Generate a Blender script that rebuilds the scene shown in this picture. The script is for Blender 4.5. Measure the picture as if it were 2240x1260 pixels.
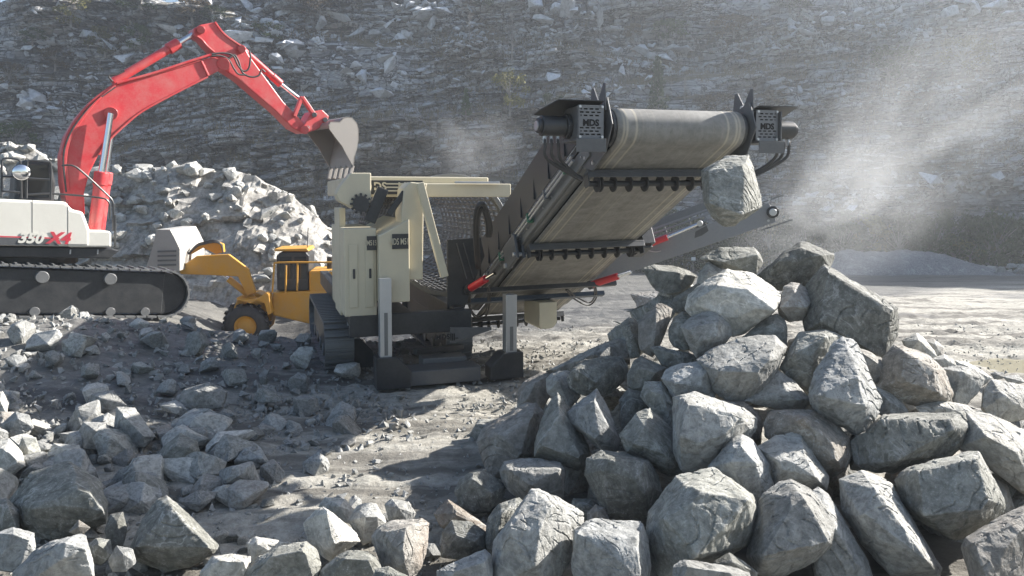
import bpy, bmesh, math, random
import numpy as np
from mathutils import Vector, Matrix, Euler

# ------------------------------------------------------------------ scene, camera, light
scene = bpy.context.scene
COL = scene.collection
for _o in list(bpy.data.objects):
    bpy.data.objects.remove(_o)

F_PX, CX, PPY, HZ = 1618.0, 1120.0, 520.0, 430.0      # focal length, principal point and horizon of the photograph (px)
CAM_H = 2.6
PITCH = math.atan((PPY - HZ) / F_PX)
cam_d = bpy.data.cameras.new('camera')
cam_d.sensor_width = 36.0
cam_d.lens = 36.0 * F_PX / 2240.0
cam_d.shift_y = -(630.0 - PPY) / 2240.0
cam_d.clip_start = 0.1
cam_d.clip_end = 600.0
cam = bpy.data.objects.new('camera', cam_d)
cam.location = (0, 0, CAM_H)
cam.rotation_euler = (math.pi / 2 - PITCH, 0, 0)
COL.objects.link(cam)
scene.camera = cam

SUN_AZ, SUN_EL = math.radians(64.0), math.radians(30.0)   # azimuth from +Y towards +X
SUN_DIR = Vector((math.sin(SUN_AZ) * math.cos(SUN_EL), math.cos(SUN_AZ) * math.cos(SUN_EL), math.sin(SUN_EL)))
world = bpy.data.worlds.new('World')
scene.world = world
world.use_nodes = True
wn = world.node_tree
wn.nodes.clear()
w_out = wn.nodes.new('ShaderNodeOutputWorld')
w_bg = wn.nodes.new('ShaderNodeBackground')
w_sky = wn.nodes.new('ShaderNodeTexSky')
w_sky.sky_type = 'NISHITA'
w_sky.sun_disc = False
w_sky.sun_elevation = SUN_EL
w_sky.sun_rotation = SUN_AZ
w_sky.air_density = 1.0
w_sky.dust_density = 1.6
w_bg.inputs['Strength'].default_value = 0.07
wn.links.new(w_sky.outputs[0], w_bg.inputs[0])
wn.links.new(w_bg.outputs[0], w_out.inputs[0])

sun_d = bpy.data.lights.new('sun', 'SUN')
sun_d.energy = 5.0
sun_d.angle = math.radians(0.5)
sun_d.color = (1.0, 0.955, 0.90)
sun = bpy.data.objects.new('sun', sun_d)
sun.rotation_euler = SUN_DIR.to_track_quat('Z', 'Y').to_euler()
sun.location = (30, 10, 40)
COL.objects.link(sun)

scene.view_settings.view_transform = 'Standard'
scene.view_settings.look = 'None'
scene.view_settings.gamma = 1.0
scene.view_settings.use_curve_mapping = False
scene.view_settings.exposure = 1.50
scene.render.engine = 'CYCLES'
scene.cycles.use_denoising = True
try:
    scene.cycles.denoiser = 'OPENIMAGEDENOISE'
except Exception:
    pass
scene.cycles.max_bounces = 7
scene.cycles.diffuse_bounces = 3
scene.cycles.glossy_bounces = 3
scene.cycles.transparent_max_bounces = 6
scene.cycles.volume_bounces = 1
scene.cycles.caustics_reflective = False
scene.cycles.caustics_refractive = False

# ------------------------------------------------------------------ pixel -> world
FWD = Vector((0, math.cos(PITCH), -math.sin(PITCH)))
UPV = Vector((0, math.sin(PITCH), math.cos(PITCH)))
RGT = Vector((1, 0, 0))
CAMP = Vector((0, 0, CAM_H))

def ray(px, py):
    return FWD + RGT * ((px - CX) / F_PX) + UPV * ((PPY - py) / F_PX)

def P(px, py, d):
    return CAMP + ray(px, py) * d

def on_z(px, py, z=0.0):
    r = ray(px, py)
    return CAMP + r * ((z - CAM_H) / r.z)

def on_plane(px, py, p0, n):
    r = ray(px, py)
    return CAMP + r * ((p0 - CAMP).dot(n) / r.dot(n))

# ------------------------------------------------------------------ vectorised noise
def _hash(ix, iy, iz, seed):
    h = (ix * 374761393 + iy * 668265263 + iz * 2147483647 + seed * 1274126177) & 0xFFFFFFFF
    h = ((h ^ (h >> 13)) * 1274126177) & 0xFFFFFFFF
    h = ((h ^ (h >> 16)) * 2246822519) & 0xFFFFFFFF
    return ((h ^ (h >> 15)) & 0xFFFFFF) / float(0xFFFFFF)

def vnoise(p, seed=0):
    """value noise in -1..1 at points p (N,3)"""
    p = np.asarray(p, dtype=np.float64)
    i = np.floor(p).astype(np.int64)
    f = p - i
    u = f * f * f * (f * (f * 6 - 15) + 10)
    r = np.zeros(len(p))
    for dx in (0, 1):
        wx = u[:, 0] if dx else 1 - u[:, 0]
        for dy in (0, 1):
            wy = u[:, 1] if dy else 1 - u[:, 1]
            for dz in (0, 1):
                wz = u[:, 2] if dz else 1 - u[:, 2]
                r += wx * wy * wz * _hash(i[:, 0] + dx, i[:, 1] + dy, i[:, 2] + dz, seed)
    return r * 2 - 1

def fbm(p, seed=0, octaves=4, gain=0.5, lac=2.03):
    p = np.asarray(p, dtype=np.float64)
    a, s, r = 1.0, 0.0, np.zeros(len(p))
    for o in range(octaves):
        r += a * vnoise(p, seed + o * 17)
        s += a
        a *= gain
        p = p * lac + 11.3
    return r / s

# ------------------------------------------------------------------ object helpers
def mesh_obj(name, verts, faces, mat=None, parent=None, smooth=False, loc=None):
    me = bpy.data.meshes.new(name)
    me.from_pydata([tuple(v) for v in verts], [], [tuple(f) for f in faces])
    me.update()
    return link_mesh(name, me, mat, parent, smooth, loc)

def link_mesh(name, me, mat=None, parent=None, smooth=False, loc=None):
    if mat is not None and len(me.materials) == 0:
        me.materials.append(mat)
    if smooth:
        me.polygons.foreach_set('use_smooth', [True] * len(me.polygons))
    o = bpy.data.objects.new(name, me)
    COL.objects.link(o)
    if loc is not None:
        o.location = loc
    set_parent(o, parent)
    return o

def set_parent(o, parent):
    if parent is not None:
        o.parent = parent
        if parent.type == 'EMPTY':
            o.matrix_parent_inverse = Matrix.Translation(-Vector(parent.location))

def tag(o, label=None, cat=None, group=None, kind=None):
    if label: o['label'] = label
    if cat: o['category'] = cat
    if group: o['group'] = group
    if kind: o['kind'] = kind
    return o

def thing(name, loc, label, cat, group=None):
    e = bpy.data.objects.new(name, None)
    e.empty_display_size = 0.3
    e.location = loc
    COL.objects.link(e)
    return tag(e, label, cat, group)

class MB:
    """collects shapes into one mesh; M maps local to world"""
    def __init__(self, M=None):
        self.v, self.f, self.M = [], [], M or Matrix.Identity(4)
    def add(self, vs, fs):
        b = len(self.v)
        self.v += [self.M @ Vector(p) for p in vs]
        self.f += [[b + i for i in q] for q in fs]
        return self
    def box(self, x0, x1, y0, y1, z0, z1):
        vs = [(x, y, z) for x in (x0, x1) for y in (y0, y1) for z in (z0, z1)]
        return self.add(vs, [(0, 1, 3, 2), (4, 6, 7, 5), (0, 4, 5, 1), (2, 3, 7, 6), (0, 2, 6, 4), (1, 5, 7, 3)])
    def beam(self, a, b, w, h, up=(0, 0, 1)):
        """box bar from a to b, width w (sideways) and height h (along up)"""
        a, b, up = Vector(a), Vector(b), Vector(up)
        t = (b - a).normalized()
        s = t.cross(up).normalized()
        u = s.cross(t).normalized()
        vs = []
        for p in (a, b):
            for i, j in ((-1, -1), (1, -1), (1, 1), (-1, 1)):
                vs.append(p + s * (i * w / 2) + u * (j * h / 2))
        return self.add(vs, [(3, 2, 1, 0), (4, 5, 6, 7), (0, 1, 5, 4), (1, 2, 6, 5), (2, 3, 7, 6), (3, 0, 4, 7)])
    def cyl(self, a, b, r, n=16, r2=None, caps=True):
        a, b = Vector(a), Vector(b)
        r2 = r if r2 is None else r2
        t = (b - a).normalized()
        s = t.orthogonal().normalized()
        u = t.cross(s)
        vs = []
        for p, rr in ((a, r), (b, r2)):
            for k in range(n):
                an = 2 * math.pi * k / n
                vs.append(p + s * (math.cos(an) * rr) + u * (math.sin(an) * rr))
        fs = [(k, (k + 1) % n, n + (k + 1) % n, n + k) for k in range(n)]
        if caps:
            fs += [tuple(range(n - 1, -1, -1)), tuple(range(n, 2 * n))]
        return self.add(vs, fs)
    def ring(self, a, b, r0, r1, n=24):
        """hollow cylinder wall between radii r0<r1 from a to b"""
        a, b = Vector(a), Vector(b)
        t = (b - a).normalized()
        s = t.orthogonal().normalized()
        u = t.cross(s)
        vs = []
        for p, rr in ((a, r0), (a, r1), (b, r1), (b, r0)):
            for k in range(n):
                an = 2 * math.pi * k / n
                vs.append(p + s * (math.cos(an) * rr) + u * (math.sin(an) * rr))
        fs = []
        for q in range(4):
            for k in range(n):
                k2, q2 = (k + 1) % n, (q + 1) % 4
                fs.append((q * n + k, q2 * n + k, q2 * n + k2, q * n + k2))
        return self.add(vs, fs)
    def tube(self, pts, r, n=8, steps=6):
        """smooth hose through pts (Catmull-Rom)"""
        pts = [Vector(p) for p in pts]
        if len(pts) > 2:
            q = [pts[0] * 2 - pts[1]] + pts + [pts[-1] * 2 - pts[-2]]
            out = []
            for i in range(1, len(q) - 2):
                for k in range(steps):
                    t = k / steps
                    a, b, c, d = q[i - 1], q[i], q[i + 1], q[i + 2]
                    out.append(0.5 * ((2 * b) + (c - a) * t + (2 * a - 5 * b + 4 * c - d) * t * t + (3 * b - a - 3 * c + d) * t ** 3))
            out.append(pts[-1])
            pts = out
        vs, fs = [], []
        s = (pts[1] - pts[0]).orthogonal().normalized()
        for i, p in enumerate(pts):
            t = (pts[min(i + 1, len(pts) - 1)] - pts[max(i - 1, 0)]).normalized()
            s = (s - t * s.dot(t)).normalized()
            u = t.cross(s)
            for k in range(n):
                an = 2 * math.pi * k / n
                vs.append(p + s * (math.cos(an) * r) + u * (math.sin(an) * r))
        for i in range(len(pts) - 1):
            for k in range(n):
                k2 = (k + 1) % n
                fs.append((i * n + k, i * n + k2, (i + 1) * n + k2, (i + 1) * n + k))
        fs += [tuple(range(n - 1, -1, -1)), tuple((len(pts) - 1) * n + k for k in range(n))]
        return self.add(vs, fs)
    def prism(self, poly, off):
        """polygon (3d points) extruded by vector off"""
        off = Vector(off)
        n = len(poly)
        vs = [Vector(p) for p in poly] + [Vector(p) + off for p in poly]
        nrm = Vector((0, 0, 0))
        for i in range(n):
            nrm += vs[i].cross(vs[(i + 1) % n])
        fs = [tuple(range(n)), tuple(range(2 * n - 1, n - 1, -1))] + [(i, n + i, n + (i + 1) % n, (i + 1) % n) for i in range(n)]
        if nrm.dot(off) > 0:
            fs = [tuple(reversed(f)) for f in fs]
        return self.add(vs, fs)
    def lathe(self, a, axis, prof, n=32):
        """profile [(r, t)] revolved round axis through a"""
        a, t = Vector(a), Vector(axis).normalized()
        s = t.orthogonal().normalized()
        u = t.cross(s)
        vs, fs = [], []
        for r, d in prof:
            for k in range(n):
                an = 2 * math.pi * k / n
                vs.append(a + t * d + s * (math.cos(an) * r) + u * (math.sin(an) * r))
        for i in range(len(prof) - 1):
            for k in range(n):
                k2 = (k + 1) % n
                fs.append((i * n + k, i * n + k2, (i + 1) * n + k2, (i + 1) * n + k))
        return self.add(vs, fs)
    def build(self, name, mat, parent=None, bevel=0.0, smooth=False, label=None):
        o = mesh_obj(name, self.v, self.f, mat, parent, smooth)
        if bevel:
            m = o.modifiers.new('edges', 'BEVEL')
            m.width = bevel
            m.segments = 2
            m.limit_method = 'ANGLE'
            m.angle_limit = math.radians(40)
        if smooth:
            try:
                o.data.set_sharp_from_angle(angle=math.radians(38))
            except Exception:
                pass
        if label:
            o['label'] = label
        return o

def text_part(s, size, mat, origin, right, up, parent, bold=0.0, depth=0.004, align='CENTER', name='lettering', shear=0.0, xs=1.0):
    cu = bpy.data.curves.new(name, 'FONT')
    cu.body = s
    cu.size = size
    cu.offset = bold
    cu.extrude = depth
    cu.align_x = align
    cu.align_y = 'CENTER'
    cu.shear = shear
    cu.resolution_u = 3
    o = bpy.data.objects.new('tmp_text', cu)
    COL.objects.link(o)
    bpy.context.view_layer.update()
    me = bpy.data.meshes.new_from_object(o.evaluated_get(bpy.context.evaluated_depsgraph_get()))
    bpy.data.objects.remove(o)
    right, up = Vector(right).normalized(), Vector(up).normalized()
    nrm = right.cross(up).normalized()
    up = nrm.cross(right)
    M = Matrix((( right.x * xs, up.x, nrm.x, origin[0]), (right.y * xs, up.y, nrm.y, origin[1]), (right.z * xs, up.z, nrm.z, origin[2]), (0, 0, 0, 1)))
    me.transform(M)
    me.materials.clear()
    return link_mesh(name, me, mat, parent)

# ------------------------------------------------------------------ materials
def new_mat(name):
    m = bpy.data.materials.new(name)
    m.use_nodes = True
    nt = m.node_tree
    bs = nt.nodes['Principled BSDF']
    return m, nt, bs

def nd(nt, kind, **kw):
    n = nt.nodes.new(kind)
    for k, v in kw.items():
        if k in n.inputs:
            n.inputs[k].default_value = v
        else:
            setattr(n, k, v)
    return n

def ramp(nt, fac, stops):
    r = nt.nodes.new('ShaderNodeValToRGB')
    el = r.color_ramp.elements
    while len(el) < len(stops):
        el.new(0.5)
    for e, (p, c) in zip(el, stops):
        e.position = p
        e.color = (c, c, c, 1) if isinstance(c, (int, float)) else (*c, 1)
    nt.links.new(fac, r.inputs[0])
    return r.outputs[0]

def mix(nt, fac, a, b, mode='MIX'):
    m = nt.nodes.new('ShaderNodeMix')
    m.data_type = 'RGBA'
    m.blend_type = mode
    for s, v in ((0, fac), (6, a), (7, b)):
        if isinstance(v, (int, float)):
            m.inputs[s].default_value = v
        elif isinstance(v, tuple):
            m.inputs[s].default_value = (*v, 1)
        else:
            nt.links.new(v, m.inputs[s])
    return m.outputs[2]

def math_n(nt, op, a, b=None, clamp=False):
    m = nt.nodes.new('ShaderNodeMath')
    m.operation = op
    m.use_clamp = clamp
    for i, v in enumerate((a, b)):
        if v is None: continue
        if isinstance(v, (int, float)):
            m.inputs[i].default_value = v
        else:
            nt.links.new(v, m.inputs[i])
    return m.outputs[0]

def coords(nt, kind='Object', rnd=True, scale=1.0):
    tc = nt.nodes.new('ShaderNodeTexCoord')
    mp = nt.nodes.new('ShaderNodeMapping')
    nt.links.new(tc.outputs[kind], mp.inputs[0])
    mp.inputs['Scale'].default_value = (scale,) * 3 if not isinstance(scale, tuple) else scale
    if rnd:
        oi = nt.nodes.new('ShaderNodeObjectInfo')
        m = nt.nodes.new('ShaderNodeVectorMath')
        m.operation = 'SCALE'
        cb = nt.nodes.new('ShaderNodeCombineXYZ')
        for i in range(3):
            nt.links.new(oi.outputs['Random'], cb.inputs[i])
        nt.links.new(cb.outputs[0], m.inputs[0])
        m.inputs['Scale'].default_value = 37.0
        nt.links.new(m.outputs[0], mp.inputs['Location'])
    return mp.outputs[0]

def noise(nt, vec, scale, detail=6.0, rough=0.55, dist=0.0):
    n = nd(nt, 'ShaderNodeTexNoise', Scale=scale, Detail=detail, Roughness=rough, Distortion=dist)
    nt.links.new(vec, n.inputs['Vector'])
    return n.outputs['Fac']

def bump(nt, bs, h, strength, dist=0.02, prev=None):
    b = nd(nt, 'ShaderNodeBump', Strength=strength, Distance=dist)
    nt.links.new(h, b.inputs['Height'])
    if prev is not None:
        nt.links.new(prev, b.inputs['Normal'])
    nt.links.new(b.outputs[0], bs.inputs['Normal'])
    return b.outputs[0]

def paint(name, col, rough=0.45, metal=0.0, dirt=(0.30, 0.28, 0.24), amount=0.35, scale=5.0, spec=0.5):
    """painted or bare metal under uneven quarry dust"""
    m, nt, bs = new_mat(name)
    v = coords(nt, 'Object', rnd=False)
    a = noise(nt, v, scale, 8, 0.65)
    b = noise(nt, v, scale * 7, 5, 0.6)
    d = ramp(nt, math_n(nt, 'ADD', math_n(nt, 'MULTIPLY', a, 0.7), math_n(nt, 'MULTIPLY', b, 0.3)), [(0.38, 0.0), (0.68, 1.0)])
    d = math_n(nt, 'MULTIPLY', d, amount)
    c = mix(nt, d, col, dirt)
    c = mix(nt, 0.22, c, mix(nt, b, tuple(x * 0.6 for x in col), tuple(min(1, x * 1.25) for x in col)))
    nt.links.new(c, bs.inputs['Base Color'])
    nt.links.new(math_n(nt, 'ADD', rough, math_n(nt, 'MULTIPLY', d, 0.5), True), bs.inputs['Roughness'])
    bs.inputs['Metallic'].default_value = metal
    bs.inputs['Specular IOR Level'].default_value = spec
    bump(nt, bs, b, 0.08, 0.01)
    return m

def rock_mat(name, c1, c2, fleck=(0.42, 0.42, 0.40), stain=None, vein=0.5, scale=1.0):
    m, nt, bs = new_mat(name)
    v = coords(nt, 'Object', scale=scale)
    big = noise(nt, v, 2.6, 6, 0.6, 0.9)
    mid = noise(nt, v, 15.0, 10, 0.72, 0.25)
    fine = noise(nt, v, 75.0, 6, 0.72)
    c = mix(nt, ramp(nt, big, [(0.34, 0.0), (0.66, 1.0)]), c1, c2)
    c = mix(nt, 0.45, c, mix(nt, ramp(nt, mid, [(0.38, 0.0), (0.60, 1.0)]), tuple(x * 0.50 for x in c1), tuple(min(1, x * 1.4) for x in c2)))
    if stain:
        st = ramp(nt, noise(nt, v, 1.3, 5, 0.6, 0.8), [(0.5, 0.0), (0.68, 0.75)])
        c = mix(nt, st, c, stain)
    # pale flecks, scuffs and thin wandering quartz veins
    fl = ramp(nt, fine, [(0.54, 0.0), (0.62, 1.0)])
    fl2 = ramp(nt, mid, [(0.47, 0.0), (0.60, 1.0)])
    c = mix(nt, math_n(nt, 'MULTIPLY', fl, fl2), c, fleck)
    ve = math_n(nt, 'ABSOLUTE', math_n(nt, 'SUBTRACT', noise(nt, v, 1.7, 6, 0.6, 1.2), 0.5))
    ve = ramp(nt, ve, [(0.004, vein), (0.022, 0.0)])
    ve = math_n(nt, 'MULTIPLY', ve, ramp(nt, big, [(0.45, 0.0), (0.6, 1.0)]))
    c = mix(nt, ve, c, tuple(min(1, x * 1.3) for x in fleck))
    dk = ramp(nt, fine, [(0.30, 0.6), (0.40, 0.0)])
    c = mix(nt, dk, c, tuple(x * 0.45 for x in c1))
    # pale bruised edges and dusty pits
    gm = nt.nodes.new('ShaderNodeNewGeometry')
    wear = math_n(nt, 'MULTIPLY', ramp(nt, gm.outputs['Pointiness'], [(0.515, 0.0), (0.58, 0.8)]), ramp(nt, mid, [(0.36, 0.15), (0.58, 1.0)]))
    c = mix(nt, wear, c, fleck)
    oi = nt.nodes.new('ShaderNodeObjectInfo')
    hv = nt.nodes.new('ShaderNodeHueSaturation')
    nt.links.new(c, hv.inputs['Color'])
    nt.links.new(math_n(nt, 'ADD', math_n(nt, 'MULTIPLY', oi.outputs['Random'], 0.4), 0.8), hv.inputs['Value'])
    nt.links.new(hv.outputs[0], bs.inputs['Base Color'])
    bs.inputs['Roughness'].default_value = 0.78
    bs.inputs['Specular IOR Level'].default_value = 0.35
    n1 = bump(nt, bs, mid, 0.8, 0.03)
    bump(nt, bs, fine, 0.5, 0.010, n1)
    return m

ROCK = {
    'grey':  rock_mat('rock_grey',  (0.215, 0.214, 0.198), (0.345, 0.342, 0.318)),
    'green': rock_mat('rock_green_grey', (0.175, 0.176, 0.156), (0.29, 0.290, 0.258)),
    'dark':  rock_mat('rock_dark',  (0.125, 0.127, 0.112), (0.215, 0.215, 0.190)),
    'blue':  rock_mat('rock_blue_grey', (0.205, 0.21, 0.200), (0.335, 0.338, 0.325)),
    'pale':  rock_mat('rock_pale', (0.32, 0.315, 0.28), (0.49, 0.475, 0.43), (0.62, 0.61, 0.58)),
    'pink':  rock_mat('rock_pinkish', (0.215, 0.205, 0.185), (0.34, 0.32, 0.285), stain=(0.30, 0.245, 0.195)),
    'brown': rock_mat('rock_brown', (0.17, 0.16, 0.14), (0.27, 0.245, 0.21), stain=(0.27, 0.19, 0.13)),
}
# ------------------------------------------------------------------ ground
def ground_z(x, y):
    """pit floor: level round the machines, falling away to the far wall"""
    z = -0.08 * np.maximum(y - 13.0, 0.0)
    u = x + 0.31 * y
    z = z - 1.45 * np.exp(-(u / 2.3) ** 2) * np.clip((y - 13.2) / 3.0, 0, 1) * np.clip((30 - y) / 4.0, 0, 1)     # sunken loading bay
    z = z + 0.55 * np.exp(-(((x + 7.6) / 2.6) ** 2 + ((y - 11.6) / 3.0) ** 2))                                       # rubble hump
    return z

def spaced(lo, hi, a, b, fine, grow=1.12):
    out = list(np.arange(a, b, fine))
    s, v = fine, a
    left = []
    while v > lo:
        s *= grow; v -= s; left.append(v)
    s, v = fine, out[-1]
    right = []
    while v < hi:
        s *= grow; v += s; right.append(v)
    return np.array(left[::-1] + out + right)

gx = spaced(-150, 150, -13, 15, 0.085, 1.05)
gy = spaced(-40, 150, 4.0, 15.0, 0.06, 1.03)
GX, GY = np.meshgrid(gx, gy)
px_, py_ = GX.ravel(), GY.ravel()
p3 = np.stack([px_, py_, np.zeros_like(px_)], 1)
gz = ground_z(px_, py_)
# churned mud: shallow wheel ruts running left-right, clods and pits
warp = 0.8 * vnoise(p3 * [.12, .12, 1], 3)
rut = fbm(np.stack([px_ * 0.16, (py_ + warp * 2) * 1.3, px_ * 0], 1), 21, 4)
gz = gz + 0.075 * rut * np.clip((py_ - 4) / 6, 0.3, 1.6)
gz = gz + 0.05 * fbm(p3 * [1.5, 1.5, 1], 7, 3) + 0.035 * fbm(p3 * [6.0, 7.5, 1], 31, 3, 0.6)
clod = np.clip(fbm(p3 * [3.2, 5.0, 1], 77, 3) - .15, 0, 1)
gz = gz + 0.13 * clod * np.clip((py_ - 7) / 5, 0.3, 1.0) * np.clip((26 - py_) / 10, 0.0, 1)
# hollow that holds the puddle
pud = np.exp(-(((px_ - 9.2) / 2.2) ** 2 + ((py_ - 11.6) / 0.75) ** 2))
gz = gz - 0.22 * pud
nx, ny = len(gx), len(gy)
idx = np.arange(nx * ny).reshape(ny, nx)
quads = np.stack([idx[:-1, :-1], idx[:-1, 1:], idx[1:, 1:], idx[1:, :-1]], -1).reshape(-1, 4)

m, nt, bs = new_mat('churned_mud')
v = coords(nt, 'Object', rnd=False)
a = noise(nt, v, 0.55, 8, 0.6, 0.4)
b_ = noise(nt, v, 9.0, 8, 0.7)
f_ = noise(nt, v, 60.0, 4, 0.7)
c = mix(nt, ramp(nt, a, [(0.35, 0.0), (0.65, 1.0)]), (0.26, 0.245, 0.205), (0.39, 0.37, 0.32))
c = mix(nt, 0.6, c, mix(nt, ramp(nt, b_, [(0.32, 0.0), (0.66, 1.0)]), (0.16, 0.152, 0.13), (0.54, 0.52, 0.46)))
c = mix(nt, ramp(nt, f_, [(0.58, 0.0), (0.66, 0.7)]), c, (0.47, 0.46, 0.43))
c = mix(nt, ramp(nt, f_, [(0.30, 0.6), (0.40, 0.0)]), c, (0.09, 0.09, 0.08))
# long tyre-worn streaks
mps = nt.nodes.new('ShaderNodeMapping')
nt.links.new(v, mps.inputs[0])
mps.inputs['Scale'].default_value = (0.10, 1.5, 1.0)
st_ = noise(nt, mps.outputs[0], 1.0, 7, 0.65, 0.5)
c = mix(nt, ramp(nt, st_, [(0.47, 0.0), (0.58, 0.85)]), c, (0.11, 0.102, 0.088))
# wet dark patches
wet_and_shade = ramp(nt, noise(nt, v, 0.16, 4, 0.55, 0.3), [(0.60, 0.0), (0.68, 1.0)])
# shade on the far floor behind the machines, painted into the mud colour
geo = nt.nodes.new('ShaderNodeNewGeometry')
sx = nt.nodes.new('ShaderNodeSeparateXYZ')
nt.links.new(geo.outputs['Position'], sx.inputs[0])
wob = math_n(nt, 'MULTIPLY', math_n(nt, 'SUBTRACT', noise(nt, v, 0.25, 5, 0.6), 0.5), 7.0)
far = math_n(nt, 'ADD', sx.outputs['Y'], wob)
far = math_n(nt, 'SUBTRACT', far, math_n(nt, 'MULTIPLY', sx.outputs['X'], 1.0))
floor_shade = ramp(nt, math_n(nt, 'DIVIDE', far, 60.0), [(0.20, 0.0), (0.25, 1.0)])
wet_and_shade = math_n(nt, 'MAXIMUM', wet_and_shade, floor_shade)
c = mix(nt, math_n(nt, 'MULTIPLY', wet_and_shade, 0.62), c, (0.055, 0.058, 0.062))
nt.links.new(c, bs.inputs['Base Color'])
nt.links.new(math_n(nt, 'SUBTRACT', 0.9, math_n(nt, 'MULTIPLY', wet_and_shade, 0.4)), bs.inputs['Roughness'])
bs.inputs['Specular IOR Level'].default_value = 0.3
n1 = bump(nt, bs, b_, 0.8, 0.05)
bump(nt, bs, f_, 0.5, 0.012, n1)
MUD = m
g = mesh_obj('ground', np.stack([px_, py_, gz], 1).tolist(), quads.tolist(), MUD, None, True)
tag(g, 'churned grey brown mud of the quarry floor', None, None, 'structure')

# puddle
m, nt, bs = new_mat('muddy_water')
bs.inputs['Base Color'].default_value = (0.33, 0.30, 0.21, 1)
bs.inputs['Roughness'].default_value = 0.08
v = coords(nt, 'Object', rnd=False)
bump(nt, bs, noise(nt, v, 5.0, 3, 0.5), 0.06, 0.02)
pv = []
for k in range(40):
    an = 2 * math.pi * k / 40
    q = 1 + .12 * math.sin(3 * an + 1) + .08 * math.sin(7 * an)
    pv.append((9.2 + 2.6 * q * math.cos(an), 11.6 + 0.85 * q * math.sin(an), -0.095))
g = mesh_obj('puddle', pv, [list(range(40))], m)
tag(g, 'shallow muddy puddle beside the boulder pile', None, None, 'structure')
# ------------------------------------------------------------------ shared stones
def hull_mesh(pts, centre):
    bm = bmesh.new()
    for p in pts:
        bm.verts.new(Vector(p) - centre)
    res = bmesh.ops.convex_hull(bm, input=bm.verts)
    dead = [g for g in res['geom_interior'] + res['geom_unused'] if isinstance(g, bmesh.types.BMVert)]
    if dead:
        bmesh.ops.delete(bm, geom=list(set(dead)), context='VERTS')
    bmesh.ops.recalc_face_normals(bm, faces=bm.faces)
    me = bpy.data.meshes.new('boulder')
    bm.to_mesh(me)
    bm.free()
    return me

# plain angular stones to share between the rubble, the far bank and the gaps of the pile
def stone_mesh(seed, n=14, flat=1.0):
    r = random.Random(seed)
    pts = []
    for _ in range(n):
        v = Vector((r.gauss(0, 1), r.gauss(0, 1), r.gauss(0, 1))).normalized() * r.uniform(.8, 1.0)
        pts.append((v.x * 0.5, v.y * r.uniform(.38, .5), v.z * 0.40 * flat))
    me = hull_mesh(pts, Vector((0, 0, 0)))
    bm = bmesh.new()
    bm.from_mesh(me)
    bmesh.ops.bevel(bm, geom=list(bm.edges), offset=0.025, segments=1, affect='EDGES')
    bmesh.ops.triangulate(bm, faces=bm.faces)
    bmesh.ops.subdivide_edges(bm, edges=[e for e in bm.edges if e.calc_length() > .16], cuts=1)
    bmesh.ops.triangulate(bm, faces=bm.faces)
    for v in bm.verts:
        v.co += v.co.normalized() * r.uniform(-.016, .016)
    bm.to_mesh(me)
    bm.free()
    me.name = 'stone'
    return me

STONES = [[stone_mesh(100 + k) for k in range(8)] for _ in range(1)][0]
def stones_for(tone):
    out = []
    for s in STONES:
        m = s.copy()
        m.materials.append(ROCK[tone])
        out.append(m)
    return out
STONE_SETS = {t: stones_for(t) for t in ROCK}

def stone(name, loc, size, tone, rnd, label, cat, group, flat=1.0):
    o = bpy.data.objects.new(name, rnd.choice(STONE_SETS[tone]))
    o.location = loc
    o.scale = (size * rnd.uniform(.8, 1.25), size * rnd.uniform(.8, 1.2), size * rnd.uniform(.7, 1.15) * flat)
    o.rotation_euler = (rnd.uniform(-.6, .6), rnd.uniform(-.6, .6), rnd.uniform(0, 6.28))
    COL.objects.link(o)
    return tag(o, label, cat, group)

# ------------------------------------------------------------------ quarry wall
WY, BX, BR = 82.0, 48.0, 25.0            # wall line y, where it bends towards the viewer, bend radius
S0, S1 = -72.0, BX + BR * math.pi / 2    # straight part starts / bend ends (path length)

def path_xy(s):
    """point and inward normal of the wall line at path length s (arrays)"""
    s = np.asarray(s, float)
    x, y = s.copy(), np.full_like(s, WY)
    nxn, nyn = np.zeros_like(s), -np.ones_like(s)
    b = (s > BX) & (s <= S1)
    th = (s[b] - BX) / BR
    x[b], y[b] = BX + BR * np.sin(th), WY - BR + BR * np.cos(th)
    nxn[b], nyn[b] = -np.sin(th), -np.cos(th)
    e = s > S1
    x[e], y[e] = BX + BR, WY - BR - (s[e] - S1)
    nxn[e], nyn[e] = -1.0, 0.0
    l = s < S0
    th = (S0 - s[l]) / 40.0
    th = np.minimum(th, math.pi / 2)
    x[l], y[l] = S0 - 40 * np.sin(th), WY - 40 + 40 * np.cos(th) - np.maximum((S0 - s[l]) - 40 * math.pi / 2, 0)
    nxn[l], nyn[l] = np.sin(th), -np.cos(th)
    return x, y, nxn, nyn

def to_path(x, y):
    """path length and distance in front of the wall line"""
    if x > BX and y > WY - BR:
        dx, dy = x - BX, y - (WY - BR)
        return BX + BR * math.atan2(dx, dy), BR - math.hypot(dx, dy)
    if x > BX:
        return S1 + (WY - BR - y), BX + BR - x
    return x, WY - y

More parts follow.
